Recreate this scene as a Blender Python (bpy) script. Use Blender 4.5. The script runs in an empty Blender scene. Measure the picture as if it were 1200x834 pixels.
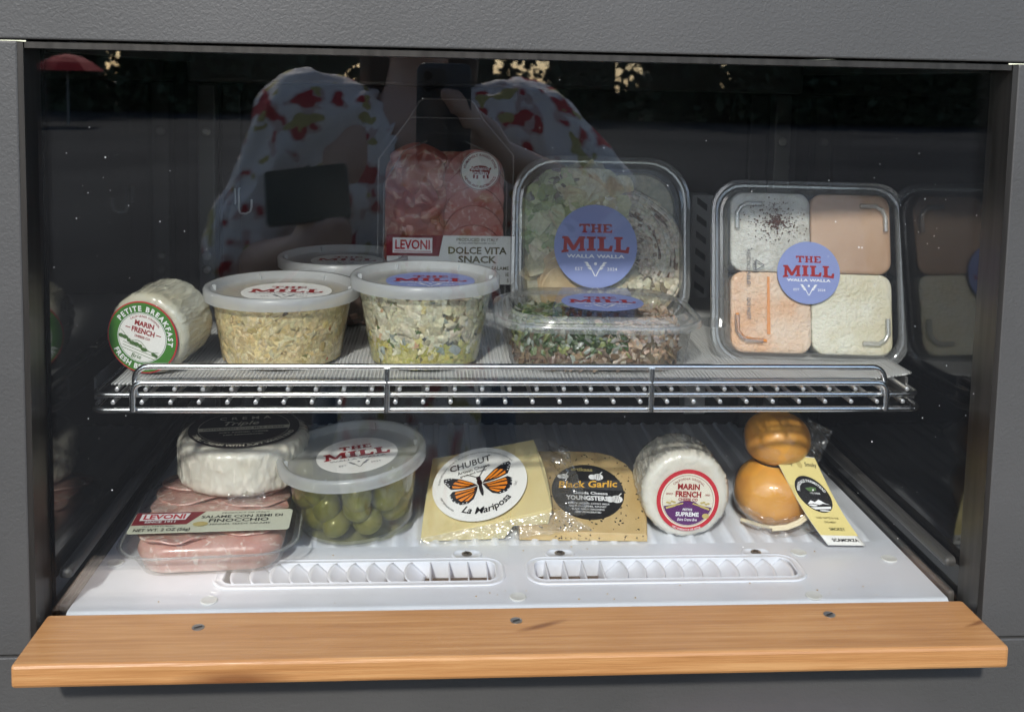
import bpy, math, random
from mathutils import Vector, Matrix, noise
V = Vector
rad = math.radians
SC = bpy.context.scene
COL = SC.collection
random.seed(7)

# ------------------------------------------------------------------ camera
def basis(x, y, z, loc):
    m = Matrix((x, y, z)).transposed().to_4x4(); m.translation = loc; return m
CAM_P, CAM_Y, CAM_R = .09367, .07281, .02124
fw = V((math.sin(CAM_Y)*math.cos(CAM_P), math.cos(CAM_Y)*math.cos(CAM_P), -math.sin(CAM_P)))
rt = V((math.cos(CAM_Y), -math.sin(CAM_Y), 0)); up = rt.cross(fw)
rt2 = rt*math.cos(CAM_R)+up*math.sin(CAM_R); up2 = up*math.cos(CAM_R)-rt*math.sin(CAM_R)
cd = bpy.data.cameras.new('camera'); cam = bpy.data.objects.new('camera', cd); COL.objects.link(cam)
cam.matrix_world = basis(rt2, up2, -fw, V((0, -.68, .378)))
cd.sensor_width = 36; cd.lens = 36.02; cd.shift_y = -.1728; cd.clip_start = .01; cd.clip_end = 500
cd.dof.use_dof = True; cd.dof.focus_distance = .84; cd.dof.aperture_fstop = 15
SC.camera = cam

# ------------------------------------------------------------------ sky, sun, exposure
SUN_EL, SUN_AZ = rad(36.5), rad(14)      # light travels +y (into the case), slightly to +x, downwards
sdir = V((math.sin(SUN_AZ)*math.cos(SUN_EL), math.cos(SUN_AZ)*math.cos(SUN_EL), -math.sin(SUN_EL)))
w = bpy.data.worlds.new('World'); SC.world = w; w.use_nodes = True
nt = w.node_tree; bgn = nt.nodes['Background']
sky = nt.nodes.new('ShaderNodeTexSky'); sky.sky_type = 'NISHITA'; sky.sun_disc = False
sky.sun_elevation = SUN_EL; sky.sun_rotation = math.atan2(-sdir.x, -sdir.y)
nt.links.new(sky.outputs[0], bgn.inputs[0]); bgn.inputs[1].default_value = .15
sl = bpy.data.lights.new('sun', 'SUN'); sl.energy = 2.2; sl.angle = rad(3); sl.color = (1, .96, .9)
so = bpy.data.objects.new('sun', sl); COL.objects.link(so); so.location = (-1, -4, 4)
so.rotation_euler = sdir.to_track_quat('-Z', 'Y').to_euler()
vs = SC.view_settings; vs.view_transform = 'Standard'; vs.look = 'None'; vs.exposure = .85; vs.gamma = 1; vs.use_curve_mapping = False
SC.render.engine = 'CYCLES'
cy = SC.cycles; cy.transparent_max_bounces = 40; cy.max_bounces = 10; cy.diffuse_bounces = 4; cy.glossy_bounces = 5
cy.use_denoising = True; cy.caustics_reflective = False; cy.caustics_refractive = False; cy.sample_clamp_indirect = 6

# ------------------------------------------------------------------ materials
MAT = {}
def nodes(name):
    m = bpy.data.materials.new(name); m.use_nodes = True; t = m.node_tree
    MAT[name] = m
    return m, t, t.nodes, t.links, t.nodes['Principled BSDF']
def setp(b, **k):
    for a, v in k.items():
        n = a.replace('_', ' ')
        for c in (n, n.title()):
            if c in b.inputs:
                b.inputs[c].default_value = v; break
def rgba(c): return (c[0], c[1], c[2], 1)
def plain(name, col, rough=.5, metal=0., coat=0., spec=.5, bump=None, sss=0., var=None):
    """bump=(scale,strength,distance); var=(scale,colour2,lo,hi[,stretch])"""
    m, t, n, l, b = nodes(name)
    b.inputs['Base Color'].default_value = rgba(col); b.inputs['Roughness'].default_value = rough
    b.inputs['Metallic'].default_value = metal; b.inputs['Coat Weight'].default_value = coat
    b.inputs['Coat Roughness'].default_value = .08
    b.inputs['Specular IOR Level'].default_value = spec
    if sss:
        b.inputs['Subsurface Weight'].default_value = sss; b.inputs['Subsurface Scale'].default_value = .004
        b.inputs['Subsurface Radius'].default_value = (1, .6, .35)
    tc = n.new('ShaderNodeTexCoord')
    if bump:
        nz = n.new('ShaderNodeTexNoise'); nz.inputs['Scale'].default_value = bump[0]; nz.inputs['Detail'].default_value = 3
        if len(bump) > 3: nz.noise_type = 'RIDGED_MULTIFRACTAL'; nz.normalize = True; nz.inputs['Distortion'].default_value = .5
        bp = n.new('ShaderNodeBump'); bp.inputs['Strength'].default_value = bump[1]; bp.inputs['Distance'].default_value = bump[2]
        l.new(tc.outputs['Object'], nz.inputs['Vector']); l.new(nz.outputs[0], bp.inputs['Height']); l.new(bp.outputs[0], b.inputs['Normal'])
    if var:
        nz = n.new('ShaderNodeTexNoise'); nz.inputs['Scale'].default_value = var[0]; nz.inputs['Detail'].default_value = 4
        rp = n.new('ShaderNodeValToRGB'); rp.color_ramp.elements[0].position = var[2]; rp.color_ramp.elements[1].position = var[3]
        rp.color_ramp.elements[0].color = rgba(col); rp.color_ramp.elements[1].color = rgba(var[1])
        src = tc.outputs['Object']
        if len(var) > 4:
            mp = n.new('ShaderNodeMapping'); mp.inputs['Scale'].default_value = var[4]; l.new(src, mp.inputs[0]); src = mp.outputs[0]
        l.new(src, nz.inputs['Vector']); l.new(nz.outputs[0], rp.inputs[0]); l.new(rp.outputs[0], b.inputs['Base Color'])
    return m
def clear(name, tint=(1, 1, 1), f0=.05, rough=.03, bump=None, haze=0., hazecol=(.9, .9, .9)):
    """thin clear sheet: see-through with mirror gloss growing towards grazing angles"""
    m = bpy.data.materials.new(name); m.use_nodes = True; t = m.node_tree; n = t.nodes; l = t.links; MAT[name] = m
    n.remove(n['Principled BSDF']); out = n['Material Output']
    lw = n.new('ShaderNodeLayerWeight'); lw.inputs[0].default_value = .5
    pw = n.new('ShaderNodeMath'); pw.operation = 'POWER'; pw.inputs[1].default_value = 5
    ma = n.new('ShaderNodeMath'); ma.operation = 'MULTIPLY_ADD'; ma.inputs[1].default_value = 1-f0; ma.inputs[2].default_value = f0
    l.new(lw.outputs['Facing'], pw.inputs[0]); l.new(pw.outputs[0], ma.inputs[0])
    tr = n.new('ShaderNodeBsdfTransparent'); tr.inputs[0].default_value = rgba(tint)
    gl = n.new('ShaderNodeBsdfGlossy'); gl.inputs['Roughness'].default_value = rough
    a = tr.outputs[0]
    if haze:
        df = n.new('ShaderNodeBsdfDiffuse'); df.inputs[0].default_value = rgba(hazecol)
        tl = n.new('ShaderNodeBsdfTranslucent'); tl.inputs[0].default_value = rgba(hazecol)
        m1 = n.new('ShaderNodeMixShader'); m1.inputs[0].default_value = .5; l.new(df.outputs[0], m1.inputs[1]); l.new(tl.outputs[0], m1.inputs[2])
        m2 = n.new('ShaderNodeMixShader'); m2.inputs[0].default_value = haze; l.new(a, m2.inputs[1]); l.new(m1.outputs[0], m2.inputs[2]); a = m2.outputs[0]
    mx = n.new('ShaderNodeMixShader'); l.new(ma.outputs[0], mx.inputs[0]); l.new(a, mx.inputs[1]); l.new(gl.outputs[0], mx.inputs[2])
    l.new(mx.outputs[0], out.inputs[0])
    if bump:
        tc = n.new('ShaderNodeTexCoord'); nz = n.new('ShaderNodeTexNoise'); nz.inputs['Scale'].default_value = bump[0]; nz.inputs['Detail'].default_value = 2
        bp = n.new('ShaderNodeBump'); bp.inputs['Strength'].default_value = bump[1]; bp.inputs['Distance'].default_value = bump[2]
        l.new(tc.outputs['Object'], nz.inputs[0]); l.new(nz.outputs[0], bp.inputs['Height'])
        l.new(bp.outputs[0], gl.inputs['Normal']); l.new(bp.outputs[0], lw.inputs['Normal'])
    return m
def attr_mat(name, rough=.45, bump=(300, .4, .001), coat=.1, sss=.15):
    m, t, n, l, b = nodes(name)
    at = n.new('ShaderNodeAttribute'); at.attribute_name = 'col'
    nz = n.new('ShaderNodeTexNoise'); nz.inputs['Scale'].default_value = bump[0]; nz.inputs['Detail'].default_value = 4
    tc = n.new('ShaderNodeTexCoord'); l.new(tc.outputs['Object'], nz.inputs[0])
    mr = n.new('ShaderNodeMapRange'); mr.inputs[1].default_value = .3; mr.inputs[2].default_value = .7; mr.inputs[3].default_value = .75; mr.inputs[4].default_value = 1.15
    mu = n.new('ShaderNodeVectorMath'); mu.operation = 'SCALE'
    l.new(nz.outputs[0], mr.inputs[0]); l.new(at.outputs['Color'], mu.inputs[0]); l.new(mr.outputs[0], mu.inputs['Scale'])
    l.new(mu.outputs[0], b.inputs['Base Color']); b.inputs['Roughness'].default_value = rough; b.inputs['Coat Weight'].default_value = coat
    bp = n.new('ShaderNodeBump'); bp.inputs['Strength'].default_value = bump[1]; bp.inputs['Distance'].default_value = bump[2]
    l.new(nz.outputs[0], bp.inputs['Height']); l.new(bp.outputs[0], b.inputs['Normal'])
    if sss:
        b.inputs['Subsurface Weight'].default_value = sss; b.inputs['Subsurface Scale'].default_value = .003
    return m

# orange-peel grey paint
def panel_mat():
    m, t, n, l, b = nodes('grey_textured_paint')
    b.inputs['Specular IOR Level'].default_value = .35; b.inputs['Roughness'].default_value = .46
    tc = n.new('ShaderNodeTexCoord')
    vo = n.new('ShaderNodeTexNoise'); vo.inputs['Scale'].default_value = 460; vo.inputs['Detail'].default_value = 2; vo.inputs['Distortion'].default_value = .6
    n2 = n.new('ShaderNodeTexNoise'); n2.inputs['Scale'].default_value = 5; n2.inputs['Detail'].default_value = 3
    l.new(tc.outputs['Object'], vo.inputs[0]); l.new(tc.outputs['Object'], n2.inputs[0])
    bp = n.new('ShaderNodeBump'); bp.inputs['Strength'].default_value = .34; bp.inputs['Distance'].default_value = .0010
    l.new(vo.outputs[0], bp.inputs['Height']); l.new(bp.outputs[0], b.inputs['Normal'])
    rp = n.new('ShaderNodeValToRGB'); rp.color_ramp.elements[0].color = (.058, .0575, .056, 1); rp.color_ramp.elements[1].color = (.074, .073, .0715, 1)
    rp.color_ramp.elements[0].position = .35; rp.color_ramp.elements[1].position = .68
    l.new(n2.outputs[0], rp.inputs[0]); l.new(rp.outputs[0], b.inputs['Base Color'])
panel_mat()
def wood_mat():
    m, t, n, l, b = nodes('varnished_pine')
    tc = n.new('ShaderNodeTexCoord'); mp = n.new('ShaderNodeMapping'); mp.inputs['Scale'].default_value = (1.5, 55, 55)
    nz = n.new('ShaderNodeTexNoise'); nz.inputs['Scale'].default_value = 4.2; nz.inputs['Detail'].default_value = 10; nz.inputs['Roughness'].default_value = .62; nz.inputs['Distortion'].default_value = .35
    l.new(tc.outputs['Object'], mp.inputs[0]); l.new(mp.outputs[0], nz.inputs[0])
    rp = n.new('ShaderNodeValToRGB'); e = rp.color_ramp.elements
    e[0].position = .25; e[0].color = (.32, .145, .048, 1); e[1].position = .74; e[1].color = (.50, .275, .112, 1)
    k = e.new(.5); k.color = (.41, .200, .072, 1)
    m3 = n.new('ShaderNodeMapping'); m3.inputs['Scale'].default_value = (9, 420, 420); l.new(tc.outputs['Object'], m3.inputs[0])
    n3 = n.new('ShaderNodeTexNoise'); n3.inputs['Scale'].default_value = 3; n3.inputs['Detail'].default_value = 5; l.new(m3.outputs[0], n3.inputs[0])
    n4 = n.new('ShaderNodeTexNoise'); n4.inputs['Scale'].default_value = 14; n4.inputs['Detail'].default_value = 3; l.new(tc.outputs['Object'], n4.inputs[0])
    a3 = n.new('ShaderNodeMath'); a3.operation = 'MULTIPLY_ADD'; a3.inputs[1].default_value = .42; l.new(n3.outputs[0], a3.inputs[0]); l.new(nz.outputs[0], a3.inputs[2])
    a4 = n.new('ShaderNodeMath'); a4.operation = 'MULTIPLY_ADD'; a4.inputs[1].default_value = .22; l.new(n4.outputs[0], a4.inputs[0]); l.new(a3.outputs[0], a4.inputs[2])
    a5 = n.new('ShaderNodeMath'); a5.operation = 'SUBTRACT'; a5.inputs[1].default_value = .32; l.new(a4.outputs[0], a5.inputs[0])
    l.new(a5.outputs[0], rp.inputs[0])
    # knots: three dark swirls
    last = rp.outputs[0]
    for (kx, ky, kz, s) in ((.076, -.014, .009, 44.), (-.124, -.051, -.003, 24.), (.383, -.02, .009, 60.)):
        mk = n.new('ShaderNodeMapping'); mk.vector_type = 'TEXTURE'; mk.inputs['Location'].default_value = (kx, ky, kz)
        mk.inputs['Scale'].default_value = (2.6/s, 1/s*.45, 1/s*.45); mk.inputs['Rotation'].default_value = (0, 0, rad(22) if kx > 0 else 0)
        ln = n.new('ShaderNodeVectorMath'); ln.operation = 'LENGTH'; l.new(tc.outputs['Object'], mk.inputs[0]); l.new(mk.outputs[0], ln.inputs[0])
        r2 = n.new('ShaderNodeValToRGB'); r2.color_ramp.elements[0].color = (1, 1, 1, 1); r2.color_ramp.elements[0].position = .1
        r2.color_ramp.elements[1].color = (0, 0, 0, 1); r2.color_ramp.elements[1].position = .38
        l.new(ln.outputs['Value'], r2.inputs[0])
        wv = n.new('ShaderNodeMath'); wv.operation = 'MULTIPLY'; wv.inputs[1].default_value = .75; l.new(r2.outputs[0], wv.inputs[0])
        mx = n.new('ShaderNodeMix'); mx.data_type = 'RGBA'; l.new(wv.outputs[0], mx.inputs[0]); l.new(last, mx.inputs[6]); mx.inputs[7].default_value = (.13, .04, .012, 1)
        last = mx.outputs[2]
    l.new(last, b.inputs['Base Color']); b.inputs['Roughness'].default_value = .38; b.inputs['Coat Weight'].default_value = .25; b.inputs['Coat Roughness'].default_value = .2
    bp = n.new('ShaderNodeBump'); bp.inputs['Strength'].default_value = .3; bp.inputs['Distance'].default_value = .001
    l.new(n3.outputs[0], bp.inputs['Height']); l.new(bp.outputs[0], b.inputs['Normal'])
wood_mat()
plain('dark_frame_metal', (.035, .032, .029), .33, .6, var=(30, (.06, .055, .05), .3, .7, (6, 6, .4)))
plain('black_glass_wall', (.006, .0065, .007), .06, spec=.42)
plain('black_back', (.018, .017, .018), .25, spec=.4)
plain('ceiling_black', (.02, .02, .02), .4)
plain('grey_metal', (.22, .22, .22), .38, .7)
plain('dark_post', (.10, .096, .092), .4, .2)
plain('pale_steel', (.42, .42, .42), .4, .3)
plain('white_tray', (.76, .79, .85), .30, bump=(120, .05, .001), var=(16, (.66, .69, .74), .5, .8))
plain('tray_hollow', (.05, .035, .024), .8)
plain('screw_steel', (.35, .33, .3), .35, .9, bump=(900, .3, .0004))
plain('screw_recess', (.015, .014, .013), .6)
plain('cap_plastic', (.70, .72, .70), .3)
plain('chrome', (.80, .81, .82), .22, 1.)
plain('wire_end', (.72, .72, .73), .3, .6)
plain('wire_steel', (.66, .66, .67), .32, .75)
plain('white_metal', (.6, .6, .6), .35)
def liner_mat():
    m, t, n, l, b = nodes('white_liner_mesh')
    tc = n.new('ShaderNodeTexCoord'); b.inputs['Roughness'].default_value = .4
    hs = []
    for d in ('X', 'Y'):
        wv = n.new('ShaderNodeTexWave'); wv.bands_direction = d; wv.inputs['Scale'].default_value = 105; wv.inputs['Distortion'].default_value = .25
        l.new(tc.outputs['Object'], wv.inputs[0]); hs.append(wv)
    mx = n.new('ShaderNodeMath'); mx.operation = 'MAXIMUM'; l.new(hs[0].outputs['Fac'], mx.inputs[0]); l.new(hs[1].outputs['Fac'], mx.inputs[1])
    rp = n.new('ShaderNodeValToRGB'); rp.color_ramp.elements[0].position = .25; rp.color_ramp.elements[0].color = (.55, .55, .55, 1); rp.color_ramp.elements[1].position = .7; rp.color_ramp.elements[1].color = (.80, .80, .79, 1)
    l.new(mx.outputs[0], rp.inputs[0]); l.new(rp.outputs[0], b.inputs['Base Color'])
    bp = n.new('ShaderNodeBump'); bp.inputs['Strength'].default_value = .9; bp.inputs['Distance'].default_value = .002
    l.new(mx.outputs[0], bp.inputs['Height']); l.new(bp.outputs[0], b.inputs['Normal'])
    al = n.new('ShaderNodeMapRange'); al.inputs[1].default_value = .52; al.inputs[2].default_value = .72; al.inputs[3].default_value = .0; al.inputs[4].default_value = 1
    l.new(mx.outputs[0], al.inputs[0]); l.new(al.outputs[0], b.inputs['Alpha'])
liner_mat()
clear('window_glass', (.985, .99, .988), .054, .0)
clear('clear_plastic', (.98, .985, .982), .028, .05, haze=.005)
clear('rim_plastic', (.95, .955, .95), .13, .10, haze=.26, hazecol=(.9, .92, .92))
clear('film_clear', (.985, .985, .985), .02, .06, haze=.003)
clear('clear_tub', (.97, .97, .965), .05, .08, bump=(60, .15, .002), haze=.06)
clear('shrink_film', (.985, .985, .98), .06, .07, bump=(90, .5, .004), haze=.03)
clear('crumpled_film', (.96, .96, .955), .12, .10, bump=(110, .9, .006), haze=.12, hazecol=(.75, .74, .70))
clear('frosted_lid', (.93, .94, .94), .045, .25, haze=.55, hazecol=(.93, .95, .96))
clear('brine', (.86, .85, .66), .03, .02, haze=.02, hazecol=(.45, .42, .18))
plain('label_blue', (.215, .265, .52), .42, spec=.3)
plain('label_white', (.82, .81, .77), .42, spec=.3)
plain('label_cream', (.74, .70, .58), .42, spec=.3)
plain('label_sage', (.63, .64, .50), .4, spec=.3)
plain('ink_red', (.30, .018, .022), .5, spec=.2)
plain('ink_crimson', (.52, .03, .045), .45, spec=.2)
plain('ink_maroon', (.22, .02, .03), .5, spec=.2)
plain('ink_white', (.85, .85, .85), .5, spec=.2)
plain('ink_black', (.012, .011, .012), .5, spec=.2)
plain('ink_grey', (.18, .18, .19), .5, spec=.2)
plain('ink_olive', (.10, .09, .03), .5, spec=.2)
plain('ink_green', (.06, .20, .035), .45, spec=.2)
plain('ink_leaf', (.09, .17, .06), .5, spec=.2)
plain('ink_orange', (.80, .24, .018), .45, spec=.2)
plain('ink_yellow', (.85, .48, .07), .45, spec=.2)
plain('ink_purple', (.105, .028, .13), .45, spec=.2)
plain('ink_gold', (.52, .42, .16), .45, spec=.2)
plain('label_aubergine', (.018, .012, .016), .3, spec=.4)
plain('label_black', (.014, .014, .015), .35, spec=.4)
plain('label_charcoal', (.055, .055, .058), .4)
plain('tag_yellow', (.74, .62, .25), .4, spec=.3)
plain('string_black', (.01, .01, .01), .8)
plain('cord_cream', (.76, .66, .46), .6, bump=(700, .5, .001))
plain('white_rind', (.78, .74, .65), .6, sss=.2, bump=(160, .5, .002), var=(38, (.64, .57, .44), .45, .75))
plain('wrapped_white', (.78, .75, .66), .38, coat=.6, sss=.1, bump=(95, .8, .0016, 1), var=(30, (.68, .62, .5), .5, .8))
plain('wrapped_pale', (.60, .58, .46), .36, coat=.6, sss=.1, bump=(80, .7, .0014, 1), var=(34, (.50, .45, .30), .45, .8))
plain('chubut_cheese', (.80, .68, .36), .38, coat=.35, sss=.25, bump=(45, .18, .002), var=(18, (.70, .56, .26), .4, .75))
plain('garlic_cheese', (.60, .44, .215), .45, coat=.2, sss=.2, bump=(120, .3, .002), var=(30, (.52, .36, .15), .4, .7))
plain('smoked_rind', (.80, .39, .065), .38, coat=.25, sss=.15, bump=(55, .35, .003, 1), var=(26, (.64, .26, .032), .38, .7))
plain('black_seed', (.02, .016, .012), .5)
plain('brown_spice', (.085, .028, .014), .8)
plain('olive_flesh', (.185, .190, .030), .3, coat=.4, sss=.08, bump=(200, .15, .001), var=(70, (.24, .225, .05), .4, .7))
def meat_mat(name, a, b_, fat, sc=60, fs=90):
    m, t, n, l, b = nodes(name)
    tc = n.new('ShaderNodeTexCoord'); n1 = n.new('ShaderNodeTexNoise'); n1.inputs['Scale'].default_value = sc; n1.inputs['Detail'].default_value = 3
    n2 = n.new('ShaderNodeTexNoise'); n2.inputs['Scale'].default_value = fs; n2.inputs['Detail'].default_value = 2; n2.inputs['Distortion'].default_value = 1.2
    l.new(tc.outputs['Object'], n1.inputs[0]); l.new(tc.outputs['Object'], n2.inputs[0])
    r1 = n.new('ShaderNodeValToRGB'); r1.color_ramp.elements[0].color = rgba(a); r1.color_ramp.elements[1].color = rgba(b_); r1.color_ramp.elements[0].position = .35; r1.color_ramp.elements[1].position = .65
    r2 = n.new('ShaderNodeValToRGB'); r2.color_ramp.elements[0].position = .55; r2.color_ramp.elements[1].position = .68
    l.new(n1.outputs[0], r1.inputs[0]); l.new(n2.outputs[0], r2.inputs[0])
    mx = n.new('ShaderNodeMix'); mx.data_type = 'RGBA'; l.new(r2.outputs[0], mx.inputs[0]); l.new(r1.outputs[0], mx.inputs[6]); mx.inputs[7].default_value = rgba(fat)
    l.new(mx.outputs[2], b.inputs['Base Color']); b.inputs['Roughness'].default_value = .35; b.inputs['Coat Weight'].default_value = .25
    b.inputs['Subsurface Weight'].default_value = .2; b.inputs['Subsurface Scale'].default_value = .004
    bp = n.new('ShaderNodeBump'); bp.inputs['Strength'].default_value = .4; bp.inputs['Distance'].default_value = .0015
    l.new(n2.outputs[0], bp.inputs['Height']); l.new(bp.outputs[0], b.inputs['Normal'])
meat_mat('salami_meat', (.56, .29, .24), (.64, .42, .36), (.80, .66, .58), 50, 120)
meat_mat('cured_red', (.32, .06, .045), (.44, .14, .10), (.58, .34, .25), 40, 75)
meat_mat('cured_pink', (.44, .13, .11), (.50, .19, .16), (.62, .40, .34), 50, 170)
attr_mat('food')
attr_mat('food_wet', rough=.3, coat=.3, bump=(420, .6, .001))
def dip(name, c, c2, sc, bs):
    plain(name, c, .55, coat=.15, sss=.2, bump=bs, var=(sc, c2, .38, .7))
dip('dip_white', (.60, .59, .55), (.44, .42, .37), 70, (330, 1., .002))
dip('dip_tan', (.48, .32, .22), (.40, .25, .16), 26, (120, .5, .0012))
dip('dip_peach', (.70, .42, .25), (.74, .60, .48), 38, (330, 1., .0025))
dip('dip_cream', (.70, .67, .56), (.60, .54, .38), 44, (330, 1., .002))
plain('skin', (.66, .41, .30), .5, sss=.1)
plain('hair', (.05, .028, .016), .6)
plain('trousers', (.10, .11, .14), .8)
plain('shoe', (.05, .05, .05), .6)
plain('phone_back', (.055, .058, .062), .25, spec=.5)
plain('phone_lens', (.01, .01, .012), .05)
plain('notebook_cover', (.055, .065, .045), .5)
plain('paper', (.75, .74, .7), .7)
plain('bag_leather', (.02, .017, .014), .5)
plain('asphalt', (.026, .026, .027), .95, bump=(60, .5, .01), var=(.25, (.060, .058, .056), .35, .7), spec=.1)
plain('red_canvas', (.55, .03, .025), .8)
plain('pole_grey', (.2, .2, .2), .5)
plain('hedge_leaf', (.035, .05, .022), .7)
plain('dust', (.8, .8, .8), .8)
def shirt_mat():
    m, t, n, l, b = nodes('floral_shirt')
    tc = n.new('ShaderNodeTexCoord'); n1 = n.new('ShaderNodeTexNoise'); n1.inputs['Scale'].default_value = 24; n1.inputs['Detail'].default_value = 1.5
    n2 = n.new('ShaderNodeTexNoise'); n2.inputs['Scale'].default_value = 30; n2.inputs['Detail'].default_value = 1
    mp = n.new('ShaderNodeMapping'); mp.inputs['Location'].default_value = (3, 5, 2); l.new(tc.outputs['Object'], n1.inputs[0]); l.new(tc.outputs['Object'], mp.inputs[0]); l.new(mp.outputs[0], n2.inputs[0])
    r1 = n.new('ShaderNodeValToRGB'); r1.color_ramp.interpolation = 'CONSTANT'; e = r1.color_ramp.elements
    e[0].color = (.90, .80, .74, 1); k9 = e.new(.55); k9.color = (.70, .50, .46, 1); e[-1].position = .60; e[1].position = .55; e[-1].color = (.55, .05, .05, 1)
    e[2].position = .60
    r2 = n.new('ShaderNodeValToRGB'); r2.color_ramp.interpolation = 'CONSTANT'; e = r2.color_ramp.elements
    e[0].color = (0, 0, 0, 1); e[1].position = .63; e[1].color = (1, 1, 1, 1)
    l.new(n1.outputs[0], r1.inputs[0]); l.new(n2.outputs[0], r2.inputs[0])
    mx = n.new('ShaderNodeMix'); mx.data_type = 'RGBA'; l.new(r2.outputs[0], mx.inputs[0]); l.new(r1.outputs[0], mx.inputs[6]); mx.inputs[7].default_value = (.55, .45, .16, 1)
    l.new(mx.outputs[2], b.inputs['Base Color']); b.inputs['Roughness'].default_value = .8
shirt_mat()

# ------------------------------------------------------------------ mesh helpers
class MB:
    def __init__(s): s.v = []; s.f = []; s.c = []
    def add(s, vs, fs, M=None, col=None):
        o = len(s.v)
        s.v += [tuple(M @ V(p)) for p in vs] if M is not None else [tuple(p) for p in vs]
        s.f += [tuple(i+o for i in f) for f in fs]
        s.c += [col]*len(fs)
        return s
    def box(s, x0, x1, y0, y1, z0, z1, M=None, col=None):
        vs = [(x, y, z) for z in (z0, z1) for y in (y0, y1) for x in (x0, x1)]
        return s.add(vs, [(0, 2, 3, 1), (4, 5, 7, 6), (0, 1, 5, 4), (2, 6, 7, 3), (0, 4, 6, 2), (1, 3, 7, 5)], M, col)
    def loft(s, rings, cap0=True, cap1=True, M=None, closed=True, col=None):
        n = len(rings[0]); vs = [p for r in rings for p in r]; fs = []
        for k in range(len(rings)-1):
            for i in range(n if closed else n-1):
                j = (i+1) % n; fs.append((k*n+i, k*n+j, (k+1)*n+j, (k+1)*n+i))
        if cap0: fs.append(tuple(reversed(range(n))))
        if cap1: fs.append(tuple(range((len(rings)-1)*n, len(rings)*n)))
        return s.add(vs, fs, M, col)
    def lathe(s, prof, seg=48, cap0=True, cap1=True, M=None, col=None):
        return s.loft([[(r*math.cos(2*math.pi*i/seg), r*math.sin(2*math.pi*i/seg), z) for i in range(seg)] for r, z in prof], cap0, cap1, M, col=col)
    def tube(s, pts, r, seg=10, closed=False, M=None, col=None):
        pts = [V(p) for p in pts]; n = len(pts); rings = []
        rs = r if isinstance(r, (list, tuple)) else [r]*n
        nrm = None
        for i, p in enumerate(pts):
            a = pts[(i-1) % n] if (closed or i) else p; b = pts[(i+1) % n] if (closed or i < n-1) else p
            t = (b-a).normalized()
            if nrm is None:
                h = V((0, 0, 1)) if abs(t.z) < .9 else V((1, 0, 0)); nrm = t.cross(h).normalized()
            else:
                nrm = (nrm - t*nrm.dot(t)).normalized()
            bn = t.cross(nrm)
            rings.append([p+(nrm*math.cos(2*math.pi*k/seg)+bn*math.sin(2*math.pi*k/seg))*rs[i] for k in range(seg)])
        if closed: rings.append(rings[0])
        return s.loft(rings, not closed, not closed, M, col=col)
    def poly(s, pts, z=0, M=None, col=None):
        return s.add([(p[0], p[1], z) for p in pts], [tuple(range(len(pts)))], M, col)
    def disc(s, r, z=0, cx=0, cy=0, seg=48, ry=None, M=None):
        ry = ry or r
        return s.poly([(cx+r*math.cos(2*math.pi*i/seg), cy+ry*math.sin(2*math.pi*i/seg)) for i in range(seg)], z, M)
    def slab(s, pts, z0, z1, M=None):
        return s.loft([[(p[0], p[1], z0) for p in pts], [(p[0], p[1], z1) for p in pts]], True, True, M)
    def ball(s, c, rx, ry=None, rz=None, seg=14, ring=9, M=None, col=None):
        ry = ry or rx; rz = rz or rx
        rings = []
        for k in range(ring+1):
            a = -math.pi/2+math.pi*k/ring; q = max(math.cos(a), .02)
            rings.append([(c[0]+rx*q*math.cos(2*math.pi*i/seg), c[1]+ry*q*math.sin(2*math.pi*i/seg), c[2]+rz*math.sin(a)) for i in range(seg)])
        return s.loft(rings, True, True, M, col=col)
    def warp(s, fn):
        s.v = [tuple(fn(V(p))) for p in s.v]; return s
    def mesh(s, name, smooth=None):
        me = bpy.data.meshes.new(name); me.from_pydata(s.v, [], s.f); me.validate(); me.update()
        if any(c is not None for c in s.c) and len(me.polygons) == len(s.c):
            at = me.color_attributes.new('col', 'FLOAT_COLOR', 'CORNER')
            for p in me.polygons:
                c = s.c[p.index] or (.5, .5, .5)
                for li in p.loop_indices: at.data[li].color = (c[0], c[1], c[2], 1)
        if smooth:
            for p in me.polygons: p.use_smooth = True
            if smooth < 180: me.set_sharp_from_angle(angle=rad(smooth))
        return me

def ob(name, mb, mat, parent=None, M=None, smooth=None, kind=None, bevel=None, label=None, cat=None, group=None, solid=None):
    me = mb.mesh(name, smooth) if isinstance(mb, MB) else mb
    if mat and not me.materials: me.materials.append(MAT[mat])
    o = bpy.data.objects.new(name, me); COL.objects.link(o)
    if parent: o.parent = parent
    if M is not None: o.matrix_local = M
    if bevel:
        b = o.modifiers.new('bevel', 'BEVEL'); b.width = bevel; b.segments = 2; b.limit_method = 'ANGLE'; b.angle_limit = rad(40)
    if kind: o['kind'] = kind
    tag(o, label, cat, group)
    return o
def tag(o, label=None, cat=None, group=None):
    if label: o['label'] = label
    if cat: o['category'] = cat
    if group: o['group'] = group
def thing(name, label, cat, M=None, group=None):
    o = bpy.data.objects.new(name, None); o.empty_display_size = .02; COL.objects.link(o)
    if M is not None: o.matrix_world = M
    tag(o, label, cat, group); return o
def frame(loc, n, upv=(0, 0, 1), roll=0):
    """local Z = n (outward), local Y = up as seen by the viewer"""
    z = V(n).normalized(); y = V(upv); y = (y - z*y.dot(z)).normalized(); x = y.cross(z)
    return basis(x, y, z, V(loc)) @ Matrix.Rotation(roll, 4, 'Z')
def TR(x, y, z, rz=0): return Matrix.Translation((x, y, z)) @ Matrix.Rotation(rz, 4, 'Z')
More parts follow.
